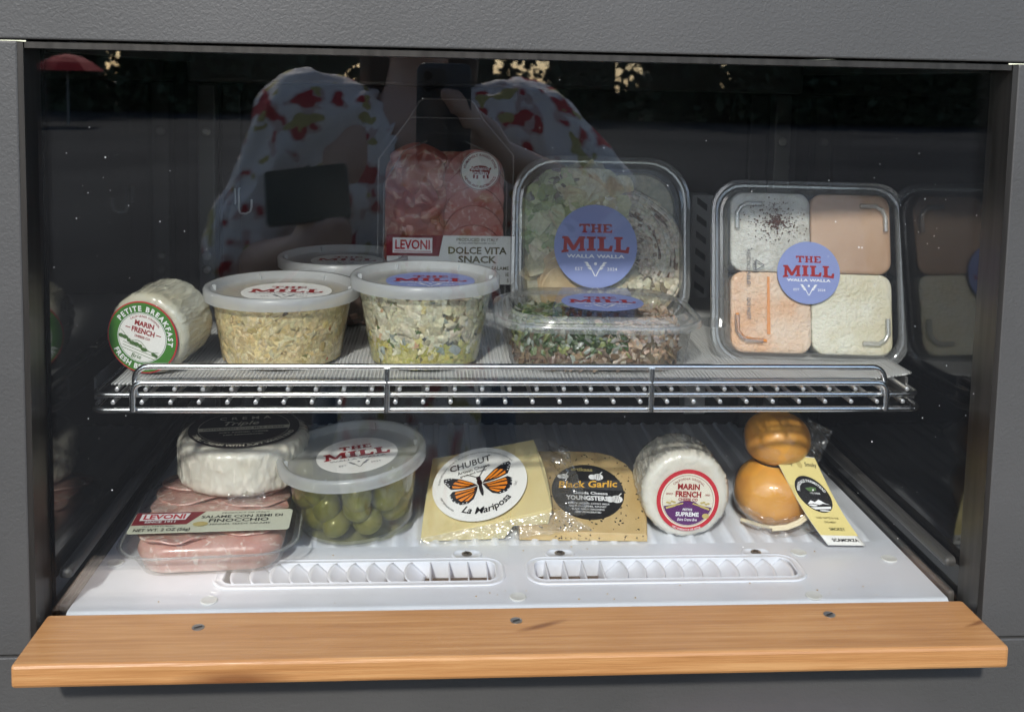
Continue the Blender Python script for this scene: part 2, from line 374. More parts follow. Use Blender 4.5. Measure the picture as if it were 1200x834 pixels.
def rrect(w, h, r, n=6, cx=0, cy=0, z=None):
    pts = []
    for (sx, sy, a0) in ((1, 1, 0), (-1, 1, 90), (-1, -1, 180), (1, -1, 270)):
        for k in range(n+1):
            a = rad(a0+90*k/n); pts.append((cx+sx*(w/2-r)+r*math.cos(a), cy+sy*(h/2-r)+r*math.sin(a)))
    return pts if z is None else [(p[0], p[1], z) for p in pts]
def rr_loft(mb, prof, w, h, r, cap0=True, cap1=True, n=6, M=None):
    """prof: (inset, z)"""
    return mb.loft([rrect(w-2*i, h-2*i, max(r-i*.7, .004), n, z=z) for i, z in prof], cap0, cap1, M)
def wob(p, s, a, seed=0):
    return noise.noise_vector(V(p)*s+V((seed, seed*.7, 0)))*a

# ------------------------------------------------------------------ lettering
GL = {}
def raw(s, bold):
    cu = bpy.data.curves.new('g', 'FONT'); cu.body = s; cu.offset = bold; cu.resolution_u = 2; cu.fill_mode = 'FRONT'
    o = bpy.data.objects.new('g', cu); COL.objects.link(o)
    me = bpy.data.meshes.new_from_object(o.evaluated_get(bpy.context.evaluated_depsgraph_get()))
    vs = [(v.co.x, v.co.y) for v in me.vertices]; fs = [tuple(p.vertices) for p in me.polygons]
    bpy.data.objects.remove(o); bpy.data.curves.remove(cu); bpy.data.meshes.remove(me)
    return vs, fs
def width(s):
    vs, _ = raw(s, 0); return max(v[0] for v in vs)-min(v[0] for v in vs)
def glyph(c, bold=0):
    k = (c, bold)
    if k not in GL:
        if 'HH' not in GL: GL['HH'] = width('HH')
        if ('adv', c) not in GL: GL[('adv', c)] = (.3 if c == ' ' else width('H'+c+'H')-GL['HH'])
        vs, fs = ([], []) if c == ' ' else raw(c, bold)
        GL[k] = (vs, fs, GL[('adv', c)])
    return GL[k]
SLAB = {
 'T': (.9, [(0,1),(0,.66),(.1,.66),(.16,.8),(.34,.8),(.34,.14),(.24,.12),(.24,0),(.66,0),(.66,.12),(.56,.14),(.56,.8),(.74,.8),(.8,.66),(.9,.66),(.9,1)]),
 'H': (.9, [(0,1),(0,.86),(.08,.84),(.08,.16),(0,.14),(0,0),(.38,0),(.38,.14),(.3,.16),(.3,.42),(.6,.42),(.6,.16),(.52,.14),(.52,0),(.9,0),(.9,.14),(.82,.16),(.82,.84),(.9,.86),(.9,1),(.52,1),(.52,.86),(.6,.84),(.6,.58),(.3,.58),(.3,.84),(.38,.86),(.38,1)]),
 'E': (.8, [(0,1),(0,.86),(.08,.84),(.08,.16),(0,.14),(0,0),(.76,0),(.8,.34),(.68,.34),(.62,.16),(.3,.16),(.3,.42),(.48,.42),(.48,.58),(.3,.58),(.3,.84),(.6,.84),(.64,.7),(.76,.7),(.74,1)]),
 'M': (1.25, [(0,1),(0,.86),(.1,.84),(.07,.16),(-.03,.14),(-.03,0),(.36,0),(.36,.14),(.27,.16),(.27,.6),(.54,.08),(.7,.08),(.96,.6),(.96,.16),(.87,.14),(.87,0),(1.25,0),(1.25,.14),(1.18,.16),(1.18,.84),(1.25,.86),(1.25,1),(.93,1),(.63,.4),(.33,1)]),
 'I': (.48, [(0,1),(0,.86),(.1,.84),(.1,.16),(0,.14),(0,0),(.48,0),(.48,.14),(.38,.16),(.38,.84),(.48,.86),(.48,1)]),
 'L': (.82, [(0,1),(0,.86),(.1,.84),(.1,.16),(0,.14),(0,0),(.78,0),(.84,.4),(.7,.4),(.62,.18),(.36,.18),(.36,.84),(.46,.86),(.46,1)])}
def slab_text(s, x, y, w, h, arch=0):
    tot = sum(SLAB[c][0] for c in s)+.09*(len(s)-1); k = w/tot; cx = x-w/2; vs = []; fs = []
    for c in s:
        o = len(vs)
        for px, py in SLAB[c][1]:
            X = cx+px*k; q = (X-x)/(w/2); vs.append((X, y+(py-.5)*h - arch*h*q*q*(1-py)))
        fs.append(tuple(range(o, len(vs)))); cx += (SLAB[c][0]+.09)*k
    return vs, fs
def T(s, size, x=0, y=0, bold=.012, shear=0, arc=None, sp=0, xs=1, rot=0, align='C', w=None):
    """arc=(radius, centre angle in degrees, +1 tops outward / -1 tops inward)"""
    gs = [glyph(c, bold) for c in s]; adv = [(g[2]+sp)*xs for g in gs]; tot = sum(adv)-sp*xs
    if w: k = w/(tot*size); xs *= k; adv = [a*k for a in adv]; tot *= k
    cx = {'C': -tot/2, 'L': 0, 'R': -tot}[align]; vs = []; fs = []
    cr, sr = math.cos(rot), math.sin(rot)
    for g, a in zip(gs, adv):
        o = len(vs)
        for gx, gy in g[0]:
            lx = (gx*xs+shear*gy)*size; ly = gy*size
            if arc:
                R, a0, d = arc; th = rad(a0)-d*(cx+a/2)*size/R; u = lx-a/2*size
                rad_, tan_ = (math.cos(th), math.sin(th)), (d*math.sin(th), -d*math.cos(th))
                rr = R+d*ly
                vs.append((x+rad_[0]*rr+tan_[0]*u, y+rad_[1]*rr+tan_[1]*u))
            else:
                X = cx*size+lx; vs.append((x+X*cr-ly*sr, y+X*sr+ly*cr))
        fs += [tuple(i+o for i in f) for f in g[1]]; cx += a
    return vs, fs
def letters(items, mat, parent, z=.0003, name='lettering', mapf=None):
    mb = MB()
    for vs, fs in items:
        mb.add([(p[0], p[1], z) for p in vs], fs)
    if mapf: mb.warp(mapf)
    return ob(name, mb, mat, parent)
def shape(pts): return (pts, [tuple(range(len(pts)))])
def circ(r, x=0, y=0, seg=40, ry=None): return shape([(x+r*math.cos(2*math.pi*i/seg), y+(ry or r)*math.sin(2*math.pi*i/seg)) for i in range(seg)])
def ringshape(r0, r1, seg=64, a0=0, a1=360):
    vs = []; fs = []
    n = seg
    for i in range(n+1):
        a = rad(a0+(a1-a0)*i/n); vs += [(r0*math.cos(a), r0*math.sin(a)), (r1*math.cos(a), r1*math.sin(a))]
    for i in range(n): fs.append((2*i, 2*i+1, 2*i+3, 2*i+2))
    return vs, fs
def line(p, q, wd):
    p = V(p).to_2d() if len(p) > 2 else V(p); q = V(q); d = (q-p).normalized(); n = V((-d.y, d.x))*wd/2
    return shape([tuple(p+n), tuple(p-n), tuple(q-n), tuple(q+n)])
def disc_label(parent, r, M, mat='label_white', name='label', thick=.00025, ry=None, label=None):
    pts = circ(r, seg=64, ry=ry)[0]
    return ob(name, MB().slab(pts, 0, thick), mat, parent, M, label=label)
def mill_label(parent, r, M, blue=True):
    lab = disc_label(parent, r, M, 'label_blue' if blue else 'label_white')
    sm = 'ink_white' if blue else 'ink_grey'
    letters([slab_text('THE', 0, .43*r, .80*r, .21*r), slab_text('MILL', 0, .06*r, 1.62*r, .34*r, .16)], 'ink_red', lab, .0005, 'red_lettering')
    it = [T('WALLA WALLA', .115*r, 0, -.28*r, w=1.38*r, bold=.02), T('EST', .105*r, -.40*r, -.58*r, sp=.1), T('2024', .105*r, .40*r, -.58*r, sp=.1)]
    for s in (-1, 1):
        it += [line((s*.01*r, -.72*r), (s*.14*r, -.46*r), .022*r)]
        for k, (u, v) in enumerate(((.07, -.56), (.115, -.49), (.15, -.43))):
            it += [shape([(s*u*r, v*r), (s*(u+.05)*r, (v+.055)*r), (s*(u+.13)*r, (v+.045)*r), (s*(u+.06)*r, (v-.005)*r)])]
    it += [circ(.035*r, 0, -.42*r, 12)]
    letters(it, sm, lab, .0005, 'small_print')
    return lab

# ------------------------------------------------------------------ food pieces
ICO = None
def ico():
    global ICO
    if ICO is None:
        import bmesh
        b = bmesh.new(); bmesh.ops.create_icosphere(b, subdivisions=1, radius=1)
        ICO = ([v.co.copy() for v in b.verts], [tuple(v.index for v in f.verts) for f in b.faces]); b.free()
    return ICO
def chunk(mb, pos, size, col, rot=None, rough=.35):
    vs, fs = ico(); sd = random.random()*100
    R = (rot or Matrix.Rotation(random.random()*6.28, 4, V((random.gauss(0, 1), random.gauss(0, 1), random.gauss(0, 1))).normalized()))
    M = Matrix.Translation(pos) @ R
    mb.add([V((v.x*size[0], v.y*size[1], v.z*size[2]))*(1+rough*noise.noise(v*1.7+V((sd, 0, 0)))) for v in vs], fs, M, col)
def jit(c, a=.15):
    k = 1+random.uniform(-a, a); return (c[0]*k*(1+random.uniform(-.05, .05)), c[1]*k, c[2]*k*(1+random.uniform(-.08, .08)))
def crumple(w, h, nx, ny, amp, seed, scale=60, fn=None):
    mb = MB(); vs = []
    for j in range(ny+1):
        for i in range(nx+1):
            x = (i/nx-.5)*w; y = (j/ny-.5)*h
            z = amp*(noise.noise(V((x*scale, y*scale, seed)))+.6*noise.noise(V((x*scale*2.3, y*scale*2.3, seed+9))))
            p = V((x, y, z)); vs.append(fn(p, i/nx, j/ny) if fn else p)
    fs = [(j*(nx+1)+i, j*(nx+1)+i+1, (j+1)*(nx+1)+i+1, (j+1)*(nx+1)+i) for j in range(ny) for i in range(nx)]
    return mb.add(vs, fs)

# ================================================================== setting
XL, XR, ZT = -.2697, .397, .399          # the opening in the cladding
ob('ground', MB().box(-150, 150, -200, 40, -1.3, -1.07), 'asphalt', kind='structure')
wall = thing('wall', 'grey orange-peel painted panels framing the display window', 'wall'); wall['kind'] = 'structure'
ob('panel', MB().box(-.75, .9, 0, .03, ZT, .95), 'grey_textured_paint', wall, bevel=.0012)
ob('panel', MB().box(-.75, XL, .0015, .03, -.0146, ZT-.0012), 'grey_textured_paint', wall, bevel=.0012)
ob('panel', MB().box(XR, .9, .0015, .03, -.0146, ZT-.0012), 'grey_textured_paint', wall, bevel=.0012)
ob('panel', MB().box(-.75, .9, .0008, .03, -1.07, -.0158), 'grey_textured_paint', wall, bevel=.001)
ob('backing', MB().box(-.75, .9, .032, .036, -1.07, -.03), 'dark_frame_metal', wall)

fr = thing('display_fridge', 'black glass-fronted display fridge behind the window opening', 'fridge', TR(.066, .03, -.03))
fr_i = fr.matrix_world.inverted()
def part(name, mb, mat, parent=fr, **k):
    o = ob(name, mb, mat, parent, **k); o.matrix_local = fr_i if parent is fr else Matrix(); return o
WL, WR, YB, ZC = -.2635, .3945, .425, .408
# window surround and double glazing
part('window_frame', MB().box(XL-.004, XL+.0035, .0022, .0305, -.012, ZT-.002), 'dark_frame_metal')
part('window_frame', MB().box(XR-.0035, XR+.004, .0022, .0305, -.012, ZT-.002), 'dark_frame_metal')
part('window_frame', MB().box(XL+.004, XR-.004, .003, .0305, ZT-.0055, ZT-.0015), 'dark_frame_metal')
for y in (.013, .022):
    part('window_pane', MB().box(XL+.0032, XR-.0032, y, y+.003, -.011, ZT-.004), 'window_glass')
part('side_wall', MB().box(WL-.012, WL, .031, YB+.01, -.028, ZC), 'black_glass_wall')
part('side_wall', MB().box(WR, WR+.012, .031, YB+.01, -.028, ZC), 'black_glass_wall')
part('back_wall', MB().box(WL, WR, YB, YB+.012, -.028, ZC), 'black_back')
part('ceiling', MB().box(WL-.012, WR+.012, .031, YB+.01, ZC+.001, ZC+.012), 'ceiling_black')
part('cabinet_floor', MB().box(WL-.012, WR+.012, .026, YB+.01, -.045, -.029), 'tray_hollow')
part('ceiling_trim', MB().box(WL+.0005, WL+.016, .034, .37, ZC-.016, ZC-.008), 'grey_metal')
part('ceiling_trim', MB().box(WR-.016, WR-.0005, .034, .37, ZC-.016, ZC-.008), 'grey_metal')
part('skirting', MB().box(WL+.0005, WL+.006, .034, .42, -.02, .004), 'dark_post', bevel=.002)
part('skirting', MB().box(WR-.006, WR-.0005, .034, .42, -.02, .004), 'dark_post', bevel=.002)
part('skirting', MB().box(WL+.0005, WL+.010, .034, .42, .022, .030), 'dark_post', bevel=.003)
part('skirting', MB().box(WR-.010, WR-.0005, .034, .42, .022, .030), 'dark_post', bevel=.003)
hd = part('ceiling_duct', MB().box(-.2525, .381, .372, YB-.001, .372, ZC-.001), 'dark_post', bevel=.004)
for x in (-.2405, .3718):
    p = part('rear_post', MB().box(x-.009, x+.009, .404, YB-.001, -.02, .37), 'dark_post', bevel=.002)
    for z in (.3205, .19, .175):
        s = part('screw', MB().lathe([(.0046, 0), (.0046, .001), (.003, .002)], 20, M=frame((x, .4035, z), (0, -1, 0))), 'screw_steel', p)
    q = part('rear_rail', MB().box(x+(.014 if x < 0 else -.034), x+(.034 if x < 0 else -.014), .410, YB-.001, 0, .37), 'black_back', bevel=.002)
up_ = part('slotted_upright', MB().box(.2735, .2965, .399, YB-.001, .02, .262), 'pale_steel', bevel=.001)
for k in range(7):
    z = .252-k*.0182
    part('slot', MB().slab([(-.0055, .0075), (-.0055, .0005), (.0055, -.0075), (.0055, -.0005)], 0, .0006, M=frame((.2845, .3985, z), (0, -1, 0))), 'screw_recess', up_)
hk = part('wire_hook', MB().tube([(-.2065, .404, .262), (-.2065, .400, .262), (-.2065, .400, .240), (-.205, .400, .236), (-.199, .398, .236), (-.1945, .398, .238), (-.193, .398, .243), (-.193, .398, .251)], .0011, 8)
          .tube([(-.211, .403, .262), (-.211, .403, .245)], .0009, 8), 'white_metal', smooth=60)

# ---- floor tray with two vents
tray = part('floor_tray', MB(), None)
bpy.data.objects.remove(tray)
TX0, TX1 = -.2565, .3865
tm = MB()
VX = ((-.158, .050), (.079, .287)); VY0, VY1 = .0655, .0985
def top(x0, x1, y0, y1, nz=.0): tm.add([(x0, y0, nz), (x1, y0, nz), (x1, y1, nz), (x0, y1, nz)], [(0, 1, 2, 3)])
for (x0, x1) in ((TX0, VX[0][0]), (VX[0][1], VX[1][0]), (VX[1][1], TX1)): top(x0, x1, VY0, VY1)
top(TX0, TX1, .0325, VY0); top(TX0, TX1, VY1, .127)
lip = [(.0325, 0), (.0310, -.0004), (.0295, -.0016), (.0262, -.0125)]
for (a, b) in zip(lip[:-1], lip[1:]):
    tm.add([(TX0, a[0], a[1]), (TX0, b[0], b[1]), (TX1, b[0], b[1]), (TX1, a[0], a[1])], [(0, 1, 2, 3)])
for x, s in ((TX0, 1), (TX1, -1)):
    tm.add([(x, .0325, 0), (x, .42, 0), (x-s*.005, .42, -.02), (x-s*.005, .026, -.02), (x, .0262, -.0125)], [(0, 1, 2, 3, 4) if s > 0 else (4, 3, 2, 1, 0)])
for (x0, x1) in VX:
    for (a, b) in (((x0, VY0), (x1, VY0)), ((x1, VY0), (x1, VY1)), ((x1, VY1), (x0, VY1)), ((x0, VY1), (x0, VY0))):
        dz = -.013
        tm.add([(*a, 0), (*b, 0), (*b, dz), (*a, dz)], [(0, 1, 2, 3)])
tray = part('floor_tray', tm, 'white_tray')
tray_ch = dict(parent=tray)
rb = MB(); x = TX0+.004; k = 0
prof = []
while x < TX1-.016:
    prof += [(x, .0), (x+.0035, .0), (x+.0055, .0022), (x+.0090, .0022), (x+.0110, .0)]; x += .0165
ya, ybk = .127, .424
vs = []; 
for (px, pz) in [(TX0, 0)]+prof+[(TX1, 0)]:
    vs += [(px, ya, 0), (px, ya+.006, pz), (px, ybk, pz)]
n = len(vs)//3
fs = [(3*i+j, 3*i+3+j, 3*i+4+j, 3*i+1+j) for i in range(n-1) for j in (0, 1)]
part('ribbed_floor', rb.add(vs, fs), 'white_tray', tray, smooth=40)
for vi, (x0, x1) in enumerate(VX):
    # raised rim
    cx, cy_ = (x0+x1)/2, (VY0+VY1)/2; W_, H_ = x1-x0, VY1-VY0
    rings = []
    for ins, z in ((-.0065, .0002), (-.006, .0012), (-.0045, .0014), (-.004, .0009), (-.001, .0009), (.0004, .0014), (.0012, .0008), (.0012, -.012)):
        rings.append(rrect(W_-2*ins, H_-2*ins, max(.009-ins, .004), 6, cx, cy_, z))
    part('vent_rim', MB().loft(rings, False, False), 'white_tray', tray, smooth=50)
    n = 14
    for k in range(n):
        xk = x0+.010+k*(W_-.018)/(n-1)
        near = (k >= n-4) if vi == 0 else (k < 4)
        fin = MB(); pts = []
        lean = .0012 if near else .0118
        rows = 6; cols = 14
        for i in range(rows+1):
            for j in range(cols+1):
                u = i/rows; t = j/cols
                y = VY0+.0006+(H_-.0012)*t
                sg = 1 if vi == 0 else -1
                z = .0006-.0120*u
                xx = xk+sg*(lean*u-(0 if near else .0050)*max(0, math.sin(math.pi*t))**.55*(1-u*.6))
                pts.append((xx, y, z))
        fin.add(pts, [(i*(cols+1)+j, i*(cols+1)+j+1, (i+1)*(cols+1)+j+1, (i+1)*(cols+1)+j) for i in range(rows) for j in range(cols)])
        o = part('louvre', fin, 'white_tray', tray, smooth=60)
        m = o.modifiers.new('thick', 'SOLIDIFY'); m.thickness = .0011
    part('vent_hollow', MB().box(x0+.0002, x1-.0002, VY0+.0002, VY1-.0002, -.0145, -.0132), 'tray_hollow', tray)
def screw_on(x, y, z, r, parent, nrm=(0, 0, 1), ang=.4):
    M = frame((x, y, z), nrm, (0, 1, 0), ang)
    s = part('screw', MB().lathe([(r, 0), (r, .0005), (r*.7, .0011)], 20, M=M), 'screw_steel', parent)
    return M
def cross(M, r):
    a = r*.62; b = r*.16
    return MB().slab([(a, b), (b, b), (b, a), (-b, a), (-b, b), (-a, b), (-a, -b), (-b, -b), (-b, -a), (b, -a), (b, -b), (a, -b)], .0011, .0014, M=M)
for (x, y) in ((.0277, .1115), (.1028, .111), (.2637, .1085)):
    rings = [rrect(.024-2*i, .015-2*i, .007-i, 6, x, y-.001, z) for i, z in ((0, .0002), (.0006, .001), (.0016, .001), (.0022, .0003))]
    part('screw_boss', MB().loft(rings, False, True), 'white_tray', tray, smooth=50)
    M = screw_on(x, y, .0004, .0042, tray)
    part('screw_recess', cross(M, .0042), 'screw_recess', tray)
for (x, y) in ((-.1606, .0431), (.0636, .0413), (.2856, .0365), (.3695, .0941), (.299, .1068), (-.245, .1037)):
    part('blanking_cap', MB().lathe([(.0062, 0), (.0062, .0006), (.0056, .001), (.003, .0006)], 24, M=TR(x, y, .0002)), 'cap_plastic', tray, smooth=40)

# ---- wooden ledge
led = thing('wooden_ledge', 'varnished pine ledge board screwed under the display window', 'ledge', TR(.0625, -.02, -.0065))
li = led.matrix_world.inverted()
bd = ob('board', MB().box(-.2622, .3872, -.051, .0115, -.0065, .0088), 'varnished_pine', led, li, bevel=.0022)
bd.data.update()
for (x, y) in ((-.1564, -.009), (.0585, -.0072), (.2805, -.0062)):
    s = ob('screw', MB().lathe([(.0042, 0), (.0042, .0003), (.003, .0001)], 20, M=frame((x, y, .00885), (0, 0, 1), (0, 1, 0), .5)), 'screw_steel', led, li)
    c = MB().slab([(.0028, .0006), (-.0028, .0006), (-.0028, -.0006), (.0028, -.0006)], .0004, .0006, M=frame((x, y, .00885), (0, 0, 1), (0, 1, 0), .5))
    ob('slot', c, 'screw_recess', s)

# ================================================================== wire shelf
SY = .0705
sh = thing('wire_shelf', 'chrome wire shelf with guard rail across the middle of the fridge', 'shelf', TR(.063, SY, .133))
shi = sh.matrix_world.inverted()
def sp(name, mb, mat='chrome', parent=sh, **k): return ob(name, mb, mat, parent, shi if parent is sh else Matrix(), smooth=60, **k)
SX0, SX1, SBK = -.2505, .3765, .40
def loop(z, y0, x0, x1, r):
    pts = []
    for (cx, cy, a0) in ((x0+r, y0+r, 180), (x1-r, y0+r, 270)):
        for k in range(6): a = rad(a0+18*k); pts.append((cx+r*math.cos(a), cy+r*math.sin(a), z))
    return [(x0, SBK, z)]+pts+[(x1, SBK, z)]
sp('front_rail', MB().tube(loop(.133, SY, SX0, SX1, .010), .0023, 10))
sp('front_rail', MB().tube(loop(.1442, SY+.001, SX0+.001, SX1-.001, .010), .002, 10))
def arch(z, y, x0, x1, r, zb):
    pts = [(x0, y, zb)]
    for k in range(6): a = rad(180-18*k); pts.append((x0+r+r*math.cos(a), y, z-r+r*math.sin(a)))
    for k in range(6): a = rad(90-18*k); pts.append((x1-r+r*math.cos(a), y, z-r+r*math.sin(a)))
    return pts+[(x1, y, zb)]
sp('guard_rail', MB().tube(arch(.1548, SY-.0045, -.2195, .3465, .0075, .1335), .0022, 10))
sp('guard_rail', MB().tube(arch(.1662, SY-.0015, -.2185, .3455, .010, .1445), .0023, 10))
for x in (-.0352, .1635):
    sp('guard_post', MB().tube([(x, SY-.0045, .1325), (x, SY-.0045, .166)], .0022, 10))
for z in (.139, .1488):
    wire = MB().tube([(0, SY-.0005 if z > .145 else SY-.0005, 0), (0, SBK, 0)], .00165, 8).mesh('wire', 60)
    end = MB().lathe([(.00165, 0), (.00165, .0006), (.0011, .0009)], 10, M=frame((0, SY-.0006, 0), (0, -1, 0))).mesh('wire_end', 60)
    wire.materials.append(MAT['wire_steel']); end.materials.append(MAT['wire_end'])
    n = 30
    for k in range(n):
        x = SX0+.016+k*.02055
        a = bpy.data.objects.new('wire', wire); COL.objects.link(a); a.parent = sh; a.matrix_local = shi @ TR(x+(0 if z < .145 else .003), 0, z)
        b = bpy.data.objects.new('wire_end', end); COL.objects.link(b); b.parent = a
sp('cross_bar', MB().tube([(SX0, .24, .1362), (SX1, .24, .1362)], .0018, 8))
sp('cross_bar', MB().tube([(SX0, SBK, .1362), (SX1, SBK, .1362)], .0022, 8))
for x in (SX0, SX1):
    sp('side_bracket', MB().box(x-.004, x+.004, .09, .40, .135, .1375).box(x-.004, x-.002, .09, .40, .138, .152), 'dark_post')
# mesh liner, its front edge trimmed a little askew
lm = MB(); lv = []
nx, ny = 96, 36
for j in range(ny+1):
    for i in range(nx+1):
        u = i/nx; v = j/ny; x = -.2375+u*(.3805+.2375); y0 = .0755+.020*max(0, (u-.75)/.25)**1.5
        y = y0+v*(.392-y0); z = .1512+.0005*noise.noise(V((x*40, y*40, 2)))+(.003*max(0, (u-.93)/.07)**2*(1-v))
        lv.append((x, y, z))
lm.add(lv, [(j*(nx+1)+i, j*(nx+1)+i+1, (j+1)*(nx+1)+i+1, (j+1)*(nx+1)+i) for j in range(ny) for i in range(nx)])
lo = ob('shelf_liner', lm, 'white_liner_mesh', label='white ribbed plastic mesh mat covering the wire shelf', cat='shelf liner', smooth=180)
m = lo.modifiers.new('t', 'SOLIDIFY'); m.thickness = .001; m.offset = -1
ZS = .1522    # top of the liner

# ================================================================== round deli tubs
def tub(name, label, loc, H, rl, rb, M=None):
    t = thing(name, label, 'tub', (Matrix.Translation(loc) @ (M or Matrix())))
    wall_ = [(rb-.006, .0006), (rb-.002, .0012), (rb, .004), (rb+(rl-rb-.006)*.5, H*.5), (rl-.006, H-.012), (rl-.0045, H-.010), (rl-.0045, H-.003)]
    ob('container', MB().lathe(wall_, 72, True, False), 'clear_tub', t, smooth=50)
    lid = ob('lid', MB().lathe([(rl-.0035, H-.010), (rl, H-.0095), (rl+.0003, H-.0015), (rl-.001, H), (rl-.004, H), (rl-.0055, H-.0010), (rl-.0072, H-.0052), (rl-.009, H-.006), (.6*rl, H-.0058), (.002, H-.0056)], 80, False, True), 'frosted_lid', t, smooth=50)
    for k in range(6):
        a = k*math.pi/3+.5
        ob('lid_rib', MB().box(-.0004, .0004, rl-.0088, rl-.0055, H-.0058, H-.0012, Matrix.Rotation(a, 4, 'Z')), 'frosted_lid', lid)
    return t
def fill(parent, n, H, rl, rb, base, palette, sz, name='filling', top=.82, flat=.22, elong=1.0, mat='food', layer=None):
    mb = MB()
    rr = lambda z: rb+(rl-.006-rb)*(z/(H-.012))
    mb.lathe([(rb-.007, .0016), (rb-.002, .004), (rr(H*top)-.0022, H*top), (.01, H*top+.001)], 40, col=base)
    for _ in range(n):
        if random.random() < .83:
            a = random.random()*6.283; z = random.uniform(.003, H*top); r = rr(z)-.0018
            p = V((r*math.cos(a), r*math.sin(a), z)); nr = V((math.cos(a), math.sin(a), 0))
        else:
            a = random.random()*6.283; r = math.sqrt(random.random())*(rr(H*top)-.004); z = H*top
            p = V((r*math.cos(a), r*math.sin(a), z)); nr = V((0, 0, 1))
        s = random.uniform(*sz)
        c = jit(layer(z/H) if layer and random.random() < .75 else random.choices([q[0] for q in palette], [q[1] for q in palette])[0], .22)
        up_v = V((random.gauss(0, 1), random.gauss(0, 1), random.gauss(0, 1)))
        R = frame((0, 0, 0), nr+V((random.gauss(0, .18), random.gauss(0, .18), random.gauss(0, .18))), up_v)
        s = s*(.5 if c[0] < .2 or c[0] > 3*c[1] else 1)
        chunk(mb, p-nr*(s*flat*.25), (s*elong, s*.75, s*flat), c, R, .9)
    def clamp(p):
        lim = rr(max(p.z, 0))-.0012+.0009*noise.noise(p*170); q = p.to_2d().length
        z = min(max(p.z, .0014), H*top+.003)
        return V((p.x*lim/q, p.y*lim/q, z)) if q > lim else V((p.x, p.y, z))
    mb.warp(clamp)
    return ob(name, mb, mat, parent, smooth=75)

# 1: pale noodle-like salad
t1 = tub('deli_tub', 'round clear tub of pale beige salad, white label, beside the wrapped green-label cheese', (-.1245, .152, ZS), .0590, .0620, .0485)
fill(t1, 2300, .059, .062, .0485, (.48, .33, .15), [((.76, .58, .29), 6), ((.68, .49, .22), 4), ((.80, .65, .38), 3), ((.58, .42, .16), 1), ((.55, .13, .04), .12), ((.20, .20, .06), .15), ((.12, .07, .03), .25)], (.0016, .0056), elong=1.9, top=.80, mat='food_wet')
mill_label(t1, .036, TR(.004, -.004, .0590-.0055), False)
# 2: green and white chunky salad
t2 = tub('deli_tub', 'round clear tub of creamy salad with green herbs and yellow bits, blue label on lid', (-.0085, .1465, ZS), .0700, .0605, .0445)
def lay(h): return random.choice([(.52, .44, .10), (.45, .42, .10), (.60, .52, .20)]) if h < .28+random.uniform(-.1, .1) else random.choice([(.74, .67, .46), (.68, .60, .40), (.60, .52, .36)])
fill(t2, 2000, .070, .0605, .0445, (.30, .27, .15), [((.15, .22, .04), 3), ((.08, .13, .03), 2), ((.10, .11, .10), 1.4), ((.36, .40, .36), 1.4), ((.66, .38, .22), .7), ((.72, .60, .25), 2), ((.70, .66, .50), 3)], (.0011, .0066), elong=1.25, top=.80, mat='food_wet', layer=lay)
mill_label(t2, .036, TR(.004, -.004, .0700-.0055), True)
# 3: dark tub at the back
t3 = tub('deli_tub', 'round tub with frosted lid at the back, half hidden between the two salad tubs', (-.0885, .292, ZS), .0600, .0610, .0480)
fill(t3, 350, .06, .061, .048, (.10, .055, .04), [((.14, .07, .05), 3), ((.20, .11, .08), 2), ((.08, .05, .03), 2)], (.003, .006), top=.8)
mill_label(t3, .034, TR(.004, -.002, .0600-.0055), False)
# 4: olives on the cabinet floor, tilted
Mo = Matrix.Rotation(rad(4), 4, 'X') @ Matrix.Rotation(rad(-4.5), 4, 'Y') @ Matrix.Rotation(rad(14), 4, 'Z')
t4 = tub('deli_tub', 'round tub of green olives with white label, standing tilted on the cabinet floor', (-.0640, .1690, .0055), .0635, .0620, .0480, Mo)
OL = MB().ball((0, 0, 0), .0118, .0118, .0142, 20, 14).mesh('olive', 180); OL.materials.append(MAT['olive_flesh'])
def olive(x, y, z, rot):
    o = bpy.data.objects.new('olive', OL); COL.objects.link(o); o.parent = t4
    o.matrix_local = Matrix.Translation((x, y, z)) @ Matrix.Rotation(rot, 4, V((random.gauss(0, 1), random.gauss(0, 1), .3)).normalized()); k = random.uniform(.93, 1.07); o.scale = (k, k, k)
for zl, rr_, nn, ph in ((.0135, .0340, 8, .1), (.0300, .0378, 9, .42), (.0415, .0400, 7, .1), (.0135, .012, 3, .3), (.031, .014, 3, 0), (.038, .016, 3, .5)):
    for k in range(nn):
        a = 2*math.pi*k/nn+ph+random.uniform(-.06, .06); olive(rr_*math.cos(a), rr_*math.sin(a), zl+random.uniform(-.0015, .0015), random.uniform(0, 3))
ob('brine', MB().lathe([(.037, .0018), (.0468, .005), (.0540, .048), (.002, .048)], 48), 'brine', t4, smooth=50)
mill_label(t4, .034, TR(.004, -.002, .0635-.0055, rad(-4)), False)

